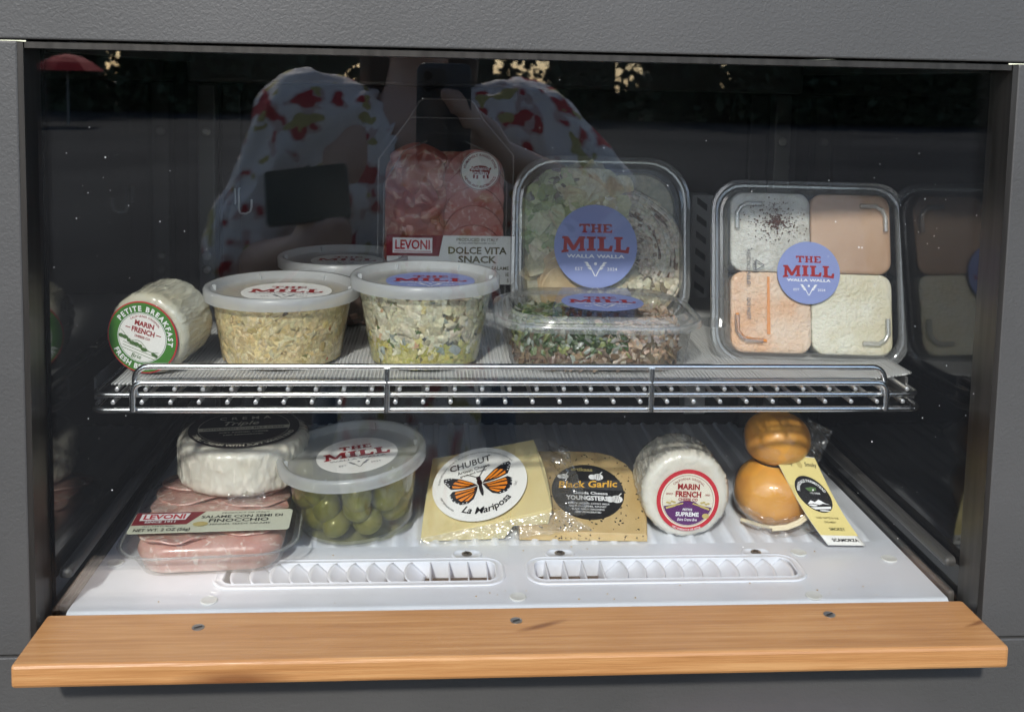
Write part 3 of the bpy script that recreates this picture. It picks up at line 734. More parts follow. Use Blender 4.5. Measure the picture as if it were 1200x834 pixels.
# ================================================================== clear clamshell boxes
def clamshell(name, label, M, w, h, r, depth, cat='box', tabs=True, lidz=.010):
    """local Z points out of the lid; lid rim plane at z=0, base reaches z=-depth"""
    t = thing(name, label, cat, M)
    mb = MB(); rr_loft(mb, [(.016, -depth), (.0125, -depth+.003), (.010, -depth*.55), (.0075, -.004), (.0045, -.002), (.001, -.0016), (0, -.0026)], w, h, r, True, False)
    ob('base', mb, 'clear_plastic', t, smooth=40)
    mb = MB(); rr_loft(mb, [(.0125, lidz), (.016, lidz), (.03, lidz)], w, h, r, False, True)
    lid = ob('lid', mb, 'clear_plastic', t, smooth=35)
    mb = MB(); rr_loft(mb, [(0, -.0022), (-.0006, .0004), (.0006, .0030), (.0030, .0032), (.0042, .0008), (.0060, .0006), (.0072, .0036), (.0095, .0040), (.0105, lidz-.002), (.0125, lidz)], w, h, r, False, False)
    ob('lid_rim', mb, 'rim_plastic', lid, smooth=50)
    if tabs:
        for sx in (-1, 1):
            ob('lid_tab', MB().slab(rrect(.020, .034, .006, 4, sx*(w/2+.008), -h*.22), -.0012, -.0004), 'clear_plastic', lid, bevel=.0003)
    return t, lid
# standing box with shaved cheese, greens and pale cured slices
M6 = frame((.1535, .262, .2305), (-.05, -.97, .20))
t6, l6 = clamshell('clear_box', 'upright clear box of greens, cheese shavings and pale slices behind the low box', M6, .168, .162, .040, .045, tabs=False)
mb = MB()
W6, H6 = .138, .130
rr_loft(mb, [(.004, -.040), (0, -.034), (0, -.012), (.003, -.008)], W6+.006, H6+.006, .032); mb.c = [(.30, .27, .17)]*len(mb.f)
def put(n, x0, x1, y0, y1, cols, sz, fl, el=1.3, z=-.004):
    for _ in range(n):
        x = random.uniform(x0, x1); y = random.uniform(y0, y1)
        if (abs(x)/(W6/2))**4+(abs(y)/(H6/2))**4 > 1: continue
        s = random.uniform(*sz)
        R = frame((0, 0, 0), (random.gauss(0, .3), random.gauss(0, .3), 1), (random.gauss(0, 1), random.gauss(0, 1), 0))
        chunk(mb, (x, y, z+random.uniform(-.003, .002)), (s*el, s, s*fl), jit(random.choice(cols), .12), R, .55)
put(150, -.07, -.02, .0, .066, [(.20, .26, .07), (.30, .36, .12), (.36, .40, .20), (.14, .19, .05)], (.004, .010), .25)
put(46, -.03, .02, .03, .066, [(.50, .45, .24), (.44, .38, .19), (.56, .52, .32)], (.008, .016), .15, 1.4)
put(160, -.068, -.02, .035, .066, [(.10, .11, .05), (.22, .23, .13), (.30, .31, .20), (.06, .06, .03)], (.002, .006), .3)
put(34, -.065, -.02, .0, .034, [(.46, .46, .24), (.40, .42, .20), (.30, .36, .10)], (.006, .013), .18, 1.5)
put(26, -.065, .0, -.03, .01, [(.56, .50, .30), (.50, .43, .24)], (.008, .014), .18, 1.4)
put(140, .0, .068, -.066, -.036, [(.50, .46, .33), (.16, .12, .07), (.55, .50, .36), (.10, .08, .05), (.35, .28, .16)], (.003, .009), .3)
ob('filling', mb, 'food', t6, smooth=50)
# pale cured ribbons folded round the right side, crackers lower left
def ribbon(cx, cy, R0, a0, a1, wd, z, seed, light):
    mb2 = MB(); nn, mm = 22, 5; vs = []; cols = []
    for i in range(nn+1):
        a = rad(a0+(a1-a0)*i/nn)
        for j in range(mm+1):
            t = j/mm-.5; rr_ = R0+t*wd*(1+.3*noise.noise(V((i*.3, seed, 0))))+.003*noise.noise(V((i*.25, seed, 7)))
            vs.append((cx+rr_*math.cos(a), cy+rr_*math.sin(a)*1.05, z+.004*noise.noise(V((i*.35, j*.6, seed)))+.002*math.cos(t*6)))
    for i in range(nn):
        for j in range(mm):
            o = i*(mm+1)+j; q = noise.noise(V((i*.5, j*.9, seed+3)))
            c = (.13, .065, .03) if (j == 0 and q > -.2) else ((.26, .17, .10) if q > .48 else light)
            mb2.add([vs[o], vs[o+1], vs[o+mm+2], vs[o+mm+1]], [(0, 1, 2, 3)], None, jit(c, .08))
    o = ob('cured_ribbon', mb2, 'food', t6, smooth=180); m = o.modifiers.new('t', 'SOLIDIFY'); m.thickness = .0012
rz = random.Random(21)
for k in range(9):
    R0 = .012+.0056*k
    ribbon(.020+rz.uniform(-.003, .003), -.012+rz.uniform(-.004, .004), R0, rz.uniform(-62, -35), rz.uniform(72, 112), .0125, -.007+.0012*(k % 3)+.0003*k, k*2.3, rz.choice([(.66, .58, .46), (.58, .49, .38), (.70, .63, .52), (.50, .40, .30)]))
plain('cracker', (.40, .27, .12), .6, bump=(220, .5, .0015), var=(50, (.56, .42, .23), .4, .7))
for k in range(5):
    ob('cracker', MB().lathe([(.0285, 0), (.030, .001), (.030, .0022), (.0285, .0028), (.027, .0022), (.002, .0022)], 40), 'cracker', t6,
       Matrix.Translation((-.032+.0014*k, -.026-.0075*k+.008, -.012+.0028*k)) @ Matrix.Rotation(rad(10), 4, 'X'), smooth=40)
mill_label(t6, .0385, TR(-.006, -.004, .0105), True)
# low box in front
M7 = Matrix.Translation((.1320, .1540, ZS+.0372)) @ Matrix.Rotation(rad(-1.5), 4, 'Z')
t7, l7 = clamshell('clear_box', 'low clear box of herbs and shredded meat lying flat behind the guard rail', M7, .168, .140, .044, .0365, lidz=.0085)
mb = MB(); rr_loft(mb, [(.008, -.0335), (.006, -.029), (.004, -.008), (.009, -.005)], .138, .110, .034); mb.c = [(.22, .17, .11)]*len(mb.f)
for _ in range(2000):
    a = random.random()*6.283; ring = random.random() < .7
    w_, h_ = .0685, .0545
    ca, sa = math.cos(a), math.sin(a); k = (abs(ca)**3.2+abs(sa)**3.2)**(-1/3.2)
    q = random.uniform(.96, 1.0) if ring else math.sqrt(random.random())*.95
    z = random.uniform(-.033, -.004) if ring else -.0045
    p = V((w_*ca*k*q*(.95+(z+.033)*1.8), h_*sa*k*q*(.95+(z+.033)*1.8), z)); left = p.x < .012+random.gauss(0, .008)
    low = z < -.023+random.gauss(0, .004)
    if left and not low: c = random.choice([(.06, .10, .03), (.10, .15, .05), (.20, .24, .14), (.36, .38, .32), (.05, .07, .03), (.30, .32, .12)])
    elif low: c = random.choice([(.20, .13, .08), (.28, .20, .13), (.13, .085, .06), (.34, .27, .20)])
    else: c = random.choice([(.60, .42, .30), (.52, .36, .24), (.56, .48, .42), (.40, .28, .20), (.62, .50, .40)])
    s = random.uniform(.0018, .0048); nr = V((ca, sa, .1)) if ring else V((0, 0, 1))
    R = frame((0, 0, 0), nr+V((random.gauss(0, .3), random.gauss(0, .3), random.gauss(0, .3))), (random.gauss(0, 1), random.gauss(0, 1), random.gauss(0, 1)))
    chunk(mb, p, (s*(2.2 if low else 1.3), s*.7, s*.35), jit(c, .2), R, .5)
ob('filling', mb, 'food_wet', t7, smooth=50)
mill_label(t7, .034, TR(.006, -.004, .0090), True)
# four-dip square box, leaning
M8 = frame((.3165, .1610, .2215), (-.10, -.97, .235))
t8, l8 = clamshell('clear_box', 'clear square box with four dips leaning upright at the right shelf end', M8, .166, .158, .026, .040, tabs=False)
ob('hinge_tab', MB().slab(rrect(.014, .024, .002, 3, .090, .048), -.002, -.001), 'clear_plastic', t8)
for (sx, sy, mt) in ((-1, 1, 'dip_white'), (1, 1, 'dip_tan'), (-1, -1, 'dip_peach'), (1, -1, 'dip_cream')):
    d = MB(); s2 = .0673
    rings = []
    for ins, z in ((.004, -.036), (.001, -.030), (0, .0052), (.0004, .0062), (.0014, .0070), (.004, .0073), (.014, .0074), (.026, .0073)):
        rings.append([V(p) for p in rrect(s2-2*ins, s2-2*ins, max(.0105-ins*.6, .003), 5, z=z)])
    d.loft(rings, True, True).warp(lambda p: p+V((0, 0, (.0012 if p.z < .004 else .0007)*noise.noise(p*45+V((sx*3, sy*3, 0)))*(1 if p.z > -.02 else 0))))
    ob('dip', d, mt, t8, TR(sx*.0338, sy*.0338, 0), smooth=60)
    c = MB()
    rr_loft(c, [(0, -.037), (-.0003, -.030), (-.0004, .006)], .0672, .0672, .0108, True, False)
    ob('compartment', c, 'clear_plastic', t8, TR(sx*.0338, sy*.0338, 0), smooth=40)
sp_ = MB()
for _ in range(520):
    r = abs(random.gauss(0, .013)); a = random.random()*6.28
    x, y = -.029+r*math.cos(a)*1.0, .043+r*math.sin(a)*.75-.0004*random.random()
    if abs(x+.0338) > .031 or abs(y-.0338) > .031: continue
    s = random.uniform(.0003, .0008); chunk(sp_, (x, y, -.0002+.0082+random.uniform(0, .0006)), (s, s, s*.6), (.1, .03, .015))
o = ob('ground_spice', sp_, 'brown_spice', t8, kind='stuff')
# moulded corner channels of the lid and its embossed print
def lch(cx, cy, sx, sy, mat='clear_plastic'):
    L = .021; pts = [(cx, cy-sy*L), (cx, cy-sy*.008), (cx+sx*.003, cy-sy*.003), (cx+sx*.008, cy), (cx+sx*L, cy)]
    return MB().tube([(p[0], p[1], .0102) for p in pts], .0022, 8)
for sx, sy in ((1, -1), (-1, -1), (1, 1), (-1, 1)):
    ob('lid_channel', lch(-sx*.0625, sy*.0575, sx, sy), 'rim_plastic', l8, smooth=60)
oil = MB().tube([(-.0625, -.035, .0090), (-.0615, -.050, .0090), (-.056, -.0555, .0090), (-.038, -.0575, .0090)], .0013, 8)
plain('chilli_oil', (.66, .24, .04), .25, coat=.5)
ob('oil_streak', oil, 'chilli_oil', t8, smooth=60)
oil2 = MB().slab([(-.0372, -.004), (-.0352, -.004), (-.0348, -.052), (-.0376, -.052)], .0082, .0088)
ob('oil_streak', oil2, 'chilli_oil', t8)
emb = [T('RECYCLABLE', .0044, -.0545, -.005, rot=rad(-90), align='L'), T('PETE', .0044, -.0495, .0045, rot=rad(-90), align='C'), T('DO NOT', .0044, -.0545, -.042, rot=rad(-90), align='C')]
emb[0] = T('RECYCLABLE', .0044, -.0545, .019, rot=rad(-90), align='L', w=.030)
emb[2] = T('DO NOT', .0044, -.0545, -.022, rot=rad(-90), align='L', w=.018)
tri = [(-.047, .001), (-.047, .010), (-.040, .0055)]
for a, b in zip(tri, tri[1:]+tri[:1]): emb.append(line(a, b, .0008))
letters(emb, 'ink_grey', l8, .0104, 'embossed_print')
mill_label(t8, .0262, TR(-.003, .000, .0105), True)

# ================================================================== sliced-meat packs
def pig(s, x, y):
    pts = [(-.50,.02),(-.62,-.02),(-.64,.10),(-.55,.16),(-.50,.30),(-.42,.22),(-.30,.30),(0,.34),(.30,.30),(.48,.18),(.60,.24),(.62,.12),(.54,.06),(.54,-.10),(.46,-.18),(.48,-.42),(.38,-.42),(.34,-.22),(.26,-.20),(.24,-.42),(.14,-.42),(.12,-.20),(-.12,-.22),(-.14,-.44),(-.24,-.44),(-.24,-.20),(-.30,-.22),(-.34,-.42),(-.44,-.42),(-.42,-.14)]
    return shape([(x+p[0]*s, y+p[1]*s) for p in pts])
# upright pack at the back
Md = frame((.0080, .3050, ZS+.0005), (-.02, -.998, .035))
dv = thing('salami_pack', 'upright hanging pack of red cured meat slices behind the creamy salad tub', 'meat pack', Md)
out = [(-.066, 0), (.067, 0), (.066, .156), (.036, .190), (.026, .207), (.021, .2095), (-.022, .2095), (-.027, .207), (-.037, .190), (-.066, .150)]
ob('backing_film', MB().slab(out, -.0008, 0), 'film_clear', dv)
tr_ = MB(); rings = []
for k, z in ((1, .0005), (.97, .004), (.93, .014), (.90, .0155)):
    rings.append([((p[0])*k*.97, .087+(p[1]-.087)*k*.93, z) for p in [(-.066, .006), (.067, .006), (.066, .150), (.046, .176), (.02, .188), (-.02, .188), (-.047, .176), (-.066, .145)]])
ob('blister', tr_.loft(rings, False, True), 'film_clear', dv, smooth=40)
ob('film_seam', MB().tube([(p[0]*.985, .1+(p[1]-.1)*.985, .001) for p in out], .0008, 6, closed=True), 'rim_plastic', dv, smooth=60)
def fold_slice(w, h, amp, seed, th=.0016):
    def fn(p, u, v):
        q = V((p.x*(1+.12*noise.noise(V((v*3, seed, 0)))), p.y*(1+.12*noise.noise(V((u*3, seed, 5)))), p.z))
        return q
    return crumple(w, h, 22, 22, amp, seed, 38, fn)
mk = MB(); rr_loft(mk, [(.006, .0005), (.001, .002), (0, .004), (.004, .006), (.015, .007)], .114, .128, .022, n=8)
ob('meat_stack', mk.warp(lambda p: p+V((0, 0, .003*noise.noise(p*40)))), 'cured_red', dv, TR(-.001, .094, 0), smooth=60)
for k in range(8):
    sl = MB().lathe([(.0235, -.001), (.025, 0), (.0245, .0014), (.016, .0016), (.008, .0016), (.001, .0016)], 44)
    sl.warp(lambda p: V((p.x*(1.05+.25*noise.noise(V((math.atan2(p.y, p.x)*1.3, k*3, 0)))), p.y*(.8+.2*noise.noise(V((k*2.1, 1, 0)))), p.z))+V((0, 0, 1))*(.009*noise.noise(p*34+V((k*2.3, 0, 0)))+.004*noise.noise(p*90)))
    ob('meat_slice', sl, 'cured_red', dv, Matrix.Translation((-.027+.007*math.sin(k*2.4), .146-.0125*k, .006+.0008*(k % 3))) @ Matrix.Rotation(k*1.3, 4, 'Z') @ Matrix.Rotation(rad(14*math.sin(k*3)), 4, 'X'), smooth=75)
for k in range(5):
    sl = MB().lathe([(.0275, -.001), (.029, 0), (.0285, .0012), (.001, .0013)], 40).warp(lambda p: p+V((0, 0, 1))*.004*noise.noise(p*45+V((k*2, 0, 0))))
    ob('meat_slice', sl, 'cured_pink', dv, Matrix.Translation((.0275, .132-.018*k, .006+.0014*k)) @ Matrix.Rotation(rad(7), 4, 'X'), smooth=60)
lab = ob('label', MB().slab([(-.0015, .0780), (.067, .0780), (.067, .034), (.064, .0315), (-.055, .0315), (-.055, .0580), (-.0055, .0580)], 0, .0004), 'label_white', dv, TR(0, 0, .0162))
red = letters([shape([(-.0555, .0780), (-.0020, .0780), (-.0060, .0583), (-.0555, .0583)])], 'ink_maroon', lab, .0004, 'red_panel')
letters([shape([(-.0495, .0755), (-.0118, .0755), (-.0118, .0610), (-.0495, .0610)])], 'ink_white', lab, .0006, 'white_panel')
letters([T('LEVONI', .0125, -.0306, .0648, w=.034, bold=.025), line((-.048, .0625), (-.013, .0625), .0006)], 'ink_crimson', lab, .0008, 'red_lettering')
letters([T('PRODUCED IN ITALY', .0044, .031, .0728, w=.040), T('SLICED AND PACKAGED IN USA', .0024, .031, .0702, w=.036), T('DOLCE VITA', .0092, .031, .0608, w=.056, bold=.03),
         T('SNACK', .0092, .031, .0522, w=.036, bold=.03), T('DRY SALAME', .0048, .062, .0455, align='R'), T('IE', .0048, .062, .0395, align='R'), T('S', .0048, .062, .0337, align='R')], 'ink_olive', lab, .0006, 'dark_lettering')
ob('hanger_fold', MB().tube([(-.034, .190, .001), (.033, .190, .001)], .0006, 6), 'rim_plastic', dv, smooth=60)
for sx in (-1, 1):
    ob('blister_edge', MB().tube([(sx*.0585, .012, .0150), (sx*.0585, .128, .0150), (sx*.040, .158, .0148), (sx*.018, .168, .0146)], .0006, 6), 'rim_plastic', dv, smooth=60)
stk = disc_label(dv, .0188, TR(.0325, .1405, .0165), 'label_white', 'sticker')
letters([ringshape(.0178, .0184), pig(.0165, .0005, -.0005), T('HUMANELY RAISED PORK', .0034, 0, 0, arc=(.0138, 90, 1), bold=.02), T('NEVER ANY ANTIBIOTICS', .0034, 0, 0, arc=(.0164, 270, -1), bold=.02)], 'ink_maroon', stk, .0004, 'dark_red_print')
letters([T('authentic', .0048, 0, .0006, shear=.25), T('italian', .0062, 0, -.0042, shear=.25)], 'ink_white', stk, .0006, 'white_lettering')

# lying pack on the cabinet floor
Ms = Matrix.Translation((-.1735, .1415, .0005)) @ Matrix.Rotation(rad(4), 4, 'Z') @ Matrix.Diagonal((.92, .95, .98, 1))
sm = thing('salami_pack', 'pack of pink salami lying flat on the cabinet floor under the white cheese wheel', 'meat pack', Ms)
tb = MB(); PW, PH = .150, .168
rr_loft(tb, [(.026, 0), (.019, .002), (.012, .014), (.008, .0215), (.0005, .0222), (0, .0228)], PW, PH, .034, True, False, 8)
ob('tray', tb, 'clear_plastic', sm, smooth=40)
film = MB(); rr_loft(film, [(0, .0232), (.006, .0236), (.010, .0265), (.018, .0315), (.030, .0335), (.045, .0337), (.06, .0338)], PW, PH, .034, False, True, 8)
film.warp(lambda p: p+V((0, 0, .0012*noise.noise(p*60))))
ob('top_film', film, 'shrink_film', sm, smooth=60)
ob('seal_rim', MB().tube([(p[0], p[1], .0228) for p in rrect(PW-.006, PH-.006, .032, 8)], .0010, 6, closed=True), 'rim_plastic', sm, smooth=60)
meat = MB(); rr_loft(meat, [(.012, .001), (.006, .004), (.001, .018), (.004, .025), (.016, .028), (.03, .0285), (.045, .0288)], PW-.028, PH-.028, .026, n=10)
meat.warp(lambda p: p+V((0, 0, .003*noise.noise(V((p.x*25, p.y*60, 3))) if p.z > .01 else 0)))
ob('meat_stack', meat, 'salami_meat', sm, smooth=60)
for k in range(9):
    sl = MB().lathe([(.030, -.001), (.0315, 0), (.031, .0011), (.001, .0012)], 44).warp(lambda p: p+V((0, 0, 1))*.0035*noise.noise(p*50+V((k*2.7, 0, 0))))
    ob('meat_slice', sl, 'salami_meat', sm, Matrix.Translation(((-.029, .029)[k % 2], -.040+.0125*k, .0272+.0002*k)) @ Matrix.Rotation(rad(-5), 4, 'X') @ Matrix.Rotation(k, 4, 'Z'), smooth=60)
Ml = Matrix.Translation((.000, -.0435, .0348)) @ Matrix.Rotation(rad(-1), 4, 'Z')
lab = ob('label', MB().slab(rrect(.1305, .0385, .003, 4), 0, .0004), 'label_sage', sm, Ml)
lab.data.update()
letters([shape([(-.0648, .0187), (-.008, .0187), (-.020, -.0050), (-.0648, -.0050)])], 'ink_maroon', lab, .0006, 'red_panel')
letters([shape([(-.0600, .0160), (-.0200, .0160), (-.0225, .0035), (-.0600, .0035)])], 'ink_white', lab, .0008, 'white_panel')
letters([T('LEVONI', .0125, -.0405, .0055, w=.035, bold=.03)], 'ink_crimson', lab, .0010, 'red_lettering')
letters([T('SINCE 1911', .0055, -.0420, -.0018, w=.026, bold=.02)], 'ink_white', lab, .0010, 'white_lettering')
letters([T('PRODUCT OF ITALY', .0036, .026, .0135, w=.040), T('SALAME CON SEMI DI', .0070, .024, .0055, w=.068, bold=.025), T('FINOCCHIO', .0085, .022, -.0025, w=.050, bold=.025), T('FENNEL SEEDS SALAME', .0042, .024, -.0082, w=.050),
         T('NET WT. 2 OZ (56g)', .0072, -.038, -.0165, w=.046, bold=.025), T('ALL NATURAL', .0030, -.042, -.0085, w=.026)], 'ink_black', lab, .0006, 'dark_lettering')
letters([circ(.0062, -.0085, -.0065, ry=.0042)], 'ink_gold', lab, .0012, 'seal')

# ================================================================== wrapped cheeses
def round_cheese(parent, R, H, mat, seed, pleat=.0012, film=True):
    prof = []
    rd = .007
    for k in range(7): a = rad(-90+15*k); prof.append((R-rd+rd*math.cos(a), -H/2+rd+rd*math.sin(a)))
    for k in range(1, 6): prof.append((R, -H/2+rd+(H-2*rd)*k/6))
    for k in range(7): a = rad(15*k); prof.append((R-rd+rd*math.cos(a), H/2-rd+rd*math.sin(a)))
    for q in (.7, .5, .3, .05): prof.append((R*q*.9, H/2+.0001))
    fp = [prof[0]]
    for (r0, z0), (r1, z1) in zip(prof[:-1], prof[1:]):
        k_ = max(1, int(math.hypot(r1-r0, z1-z0)/.0016)) if r1 > R*.6 else 1
        fp += [(r0+(r1-r0)*i/k_, z0+(z1-z0)*i/k_) for i in range(1, k_+1)]
    mb = MB().lathe([(R*.3, -H/2), (R*.6, -H/2)]+fp, 220)
    def w1(p):
        a = math.atan2(p.y, p.x); r = p.to_2d().length; edge = min(1, (r/R)**6)
        top_ = max(0, 1-abs(abs(p.z)-H/2)/.012)
        rg = max(0, 1-3.2*abs(noise.noise(V((a*7+p.z*40, p.z*55, seed)))))**2+.8*max(0, 1-3*abs(noise.noise(V((a*15-p.z*60, p.z*45, seed+4)))))**2
        d = pleat*edge*(.5*noise.noise(V((a*6, p.z*60, seed)))+rg*.7+.5*noise.noise(V((a*26, p.z*30, seed+7)))*top_)
        return p+V((math.cos(a), math.sin(a), 0))*d+V((0, 0, .0008*noise.noise(p*70+V((seed, 0, 0)))*(1 if r > R*.75 else .15)))
    mb.warp(w1)
    ob('cheese', mb, mat, parent, smooth=70)
    if film:
        fm = MB().lathe([(r*1.012+.0003, z*1.02) for r, z in prof], 90, False, True)
        fm.warp(lambda p: p+(V((p.x, p.y, 0)).normalized()*.0016*noise.noise(V((math.atan2(p.y, p.x)*14, p.z*70, seed+2)))) + V((0, 0, .0004)))
        ob('wrap', fm, 'shrink_film', parent)
def marin_text(lab, s, green=False):
    pass
# green-label cheese on the shelf
Mp = frame((-.2125, .121, ZS+.0322), (-.22, -.97, -.08), roll=rad(-14))
pb = thing('wrapped_cheese', 'small wrapped cheese on its edge with green ring label at the left shelf end', 'cheese', Mp)
round_cheese(pb, .0318, .050, 'wrapped_pale', 3.3, .0009)
lab = disc_label(pb, .0282, TR(-.0012, -.0014, .0272), 'ink_crimson', 'label')
letters([circ(.0272, seg=64)], 'ink_green', lab, .0005, 'green_ring')
letters([circ(.0188, seg=64)], 'label_white', lab, .0008, 'white_disc')
letters([ringshape(.0192, .0197), T('PETITE BREAKFAST', .0056, 0, 0, arc=(.0208, 78, 1), bold=.035, sp=.12), T('FRESH BRIE', .0056, 0, 0, arc=(.0252, 255, -1), bold=.035, sp=.12)], 'ink_white', lab, .0008, 'ring_lettering')
letters([T('CALIFORNIA ORIGINAL', .0024, 0, 0, arc=(.0160, 90, 1)), T('MARIN', .0056, 0, .0088, w=.0160, bold=.035), T('FRENCH', .0056, 0, .0032, w=.0190, bold=.035), T('CHEESE CO', .0026, 0, -.0006, w=.0130, bold=.03),
         line((-.0145, .0052), (-.0105, .0052), .0007), line((.0105, .0052), (.0145, .0052), .0007)], 'ink_red', lab, .0010, 'red_lettering')
hill = [line((-.018+.003*k, .002-.0035*math.sin(k*.55)**2-.0009*k), (-.018+.003*(k+1), .002-.0035*math.sin((k+1)*.55)**2-.0009*(k+1)), .0004) for k in range(11)]
hill += [line((-.014, -.007-.0024*k), (.013, -.0095-.0024*k), .0004) for k in range(3)]+[T('Brie', .0050, -.002, -.0172, shear=.2)]
letters(hill, 'ink_leaf', lab, .0010, 'drawing')
letters([circ(.0022+.0006*math.sin(k*2.3), -.0165+.0033*k, -.0028-.0009*k+.0006*math.sin(k*1.7), 14, .0016) for k in range(7)]+[circ(.0014, .011+.0014*k, -.0102-.0004*k, 10) for k in range(3)], 'ink_leaf', lab, .0012, 'drawn_trees')
# red-label cheese on the floor
Mm = frame((.2120, .1630, .0372), (-.03, -1, .03), roll=rad(-2))
ms = thing('wrapped_cheese', 'small white wrapped cheese on its edge with red ring and purple label, cabinet floor', 'cheese', Mm)
round_cheese(ms, .0365, .056, 'wrapped_white', 8.1, .0012)
lab = disc_label(ms, .0262, TR(.001, -.0035, .0298), 'ink_crimson', 'label')
letters([circ(.0228, seg=64)], 'label_cream', lab, .0005, 'cream_disc')
letters([shape([(.0208*math.cos(rad(a)), .0208*math.sin(rad(a))) for a in range(195, 346, 5)]+[(.010, -.0035), (.006, -.0010), (0, 0), (-.006, -.0010), (-.010, -.0035)])], 'ink_purple', lab, .0008, 'purple_panel')
letters([ringshape(.0212, .0215), T('CALIFORNIA ORIGINAL', .0026, 0, 0, arc=(.0176, 90, 1), bold=.01)], 'ink_maroon', lab, .0008, 'thin_print')
letters([T('MARIN', .0066, 0, .0096, w=.0190, bold=.04), T('FRENCH', .0066, 0, .0032, w=.0220, bold=.04), T('CHEESE CO', .0032, 0, -.0002, w=.0165, bold=.03), T('SINCE', .0022, -.0160, .0046), T('1865', .0022, .0160, .0046)], 'ink_red', lab, .0011, 'red_lettering')
letters([T('PETITE', .0026, 0, -.0085, w=.0080, bold=.03), T('SUPREME', .0048, 0, -.0132, w=.0195, bold=.03), T('Extra Creme Brie', .0034, 0, -.0172, w=.0165, shear=.25), T('NET WEIGHT 8 OZ (227g)', .0022, 0, 0, arc=(.0255, 270, -1))], 'ink_white', lab, .0011, 'white_lettering')
sw = []
for s in (-1, 1):
    sw += [line((s*.004, -.0022), (s*.0105, -.0040), .0012), shape([(s*.0185, -.0060), (s*.0100, -.0028), (s*.0102, -.0050), (s*.0180, -.0075)])]
    sw += [circ(.0013, s*(.0115+.0019*k), -.0014-.0005*k+.001*(k % 2), 10, .0008) for k in range(4)]
letters(sw+[circ(.0030, .0155, -.0125, 14, .0022)], 'ink_gold', lab, .0014, 'gold_flourish')
# white wheel with dark label lying on the salami pack
Mw = Matrix.Translation((-.1640, .1985, .0545)) @ Matrix.Rotation(rad(1.5), 4, 'X') @ Matrix.Rotation(rad(8), 4, 'Z')
wh = thing('round_cheese', 'white film-wrapped cheese wheel with dark round label lying on the salami pack', 'cheese', Mw)
round_cheese(wh, .0545, .0395, 'wrapped_white', 5.7, .0013)
lab = disc_label(wh, .0468, TR(0, 0, .0212), 'label_aubergine', 'label')
letters([shape([(-.0385, .0010), (.0385, .0010), (.0375, -.0065), (-.0375, -.0065)])], 'label_cream', lab, .0005, 'pale_band')
letters([T('CREMA', .0095, 0, .0190, sp=.35, bold=.01), T('Triple', .0130, -.004, .0055, shear=.3, bold=.01), T('SOFT RIPENED CHEESE', .0040, 0, -.0128), T('KEEP REFRIGERATED', .0036, 0, -.0185), T('TRIPLE CREAM WITH SOFT WHITE RIND', .0062, 0, 0, arc=(.0446, 270, -1), bold=.02), ringshape(.0382, .0386)], 'label_cream', lab, .0005, 'pale_lettering')
letters([T('PASTEURIZED COW MILK CHEESE', .0052, 0, -.0050, w=.068, bold=.01)], 'ink_black', lab, .0008, 'dark_lettering')
ob('wrap_end', crumple(.030, .012, 16, 8, .004, 3, 120), 'crumpled_film', wh, Matrix.Translation((.004, -.0545, -.0165)) @ Matrix.Rotation(rad(60), 4, 'X'))

# ------------------------------------------------------------------ butterfly-label wedge
BL, BR, TLc, TRc = V((-.0095, .1316, .0045)), V((.0988, .1375, .0262)), V((-.0005, .2165, .0400)), V((.0889, .208, .0600))
cen = (BL+BR+TLc+TRc)/4; ex = (BR-BL+TRc-TLc).normalized(); ey = (TLc-BL+TRc-BR); ez = ex.cross(ey).normalized(); ey = ez.cross(ex)
Mc = basis(ex, ey, ez, cen)
cb = thing('cheese_wedge', 'pale yellow cheese wedge with white butterfly label, leaning beside the olive tub', 'cheese', Mc)
ci = Mc.inverted()
def grid_top(c00, c10, c01, c11, n, f):
    return [[f(c00.lerp(c10, i/n).lerp(c01.lerp(c11, i/n), j/n), i/n, j/n) for i in range(n+1)] for j in range(n+1)]
n = 14
g = grid_top(BL, BR, TLc, TRc, n, lambda p, u, v: p+ez*(.0016*math.sin(math.pi*min(1, max(0, u)))*math.sin(math.pi*v)+.0006*noise.noise(p*40)) + ex*(.003*math.sin(math.pi*v))*(1 if u > .5 else -.3)*abs(u-.5)*2)
vs = [p for r in g for p in r]; fs = [(j*(n+1)+i, j*(n+1)+i+1, (j+1)*(n+1)+i+1, (j+1)*(n+1)+i) for j in range(n) for i in range(n)]
bnd = [i for i in range(n+1)]+[(j)*(n+1)+n for j in range(1, n+1)]+[n*(n+1)+i for i in range(n-1, -1, -1)]+[j*(n+1) for j in range(n-1, 0, -1)]
o0 = len(vs)
for b in bnd:
    p = vs[b]; q = p+(cen-p)*.05; vs.append(V((q.x, q.y, min(p.z-.004, .0012 if p.x < .062 else max(.0012, .0075+(q.y-.131)*.44+.0012)))))
L = len(bnd)
fs += [(bnd[i], o0+i, o0+(i+1) % L, bnd[(i+1) % L]) for i in range(L)]+[tuple(o0+i for i in range(L))]
ob('cheese', MB().add([ci @ p for p in vs], fs), 'chubut_cheese', cb, smooth=50)
gf = [[p+ez*(.0009+.0006*noise.noise(p*70)) for p in r] for r in g]
ob('wrap', MB().add([ci @ p for r in gf for p in r], [(j*(n+1)+i, j*(n+1)+i+1, (j+1)*(n+1)+i+1, (j+1)*(n+1)+i) for j in range(n) for i in range(n)]), 'shrink_film', cb, smooth=180)
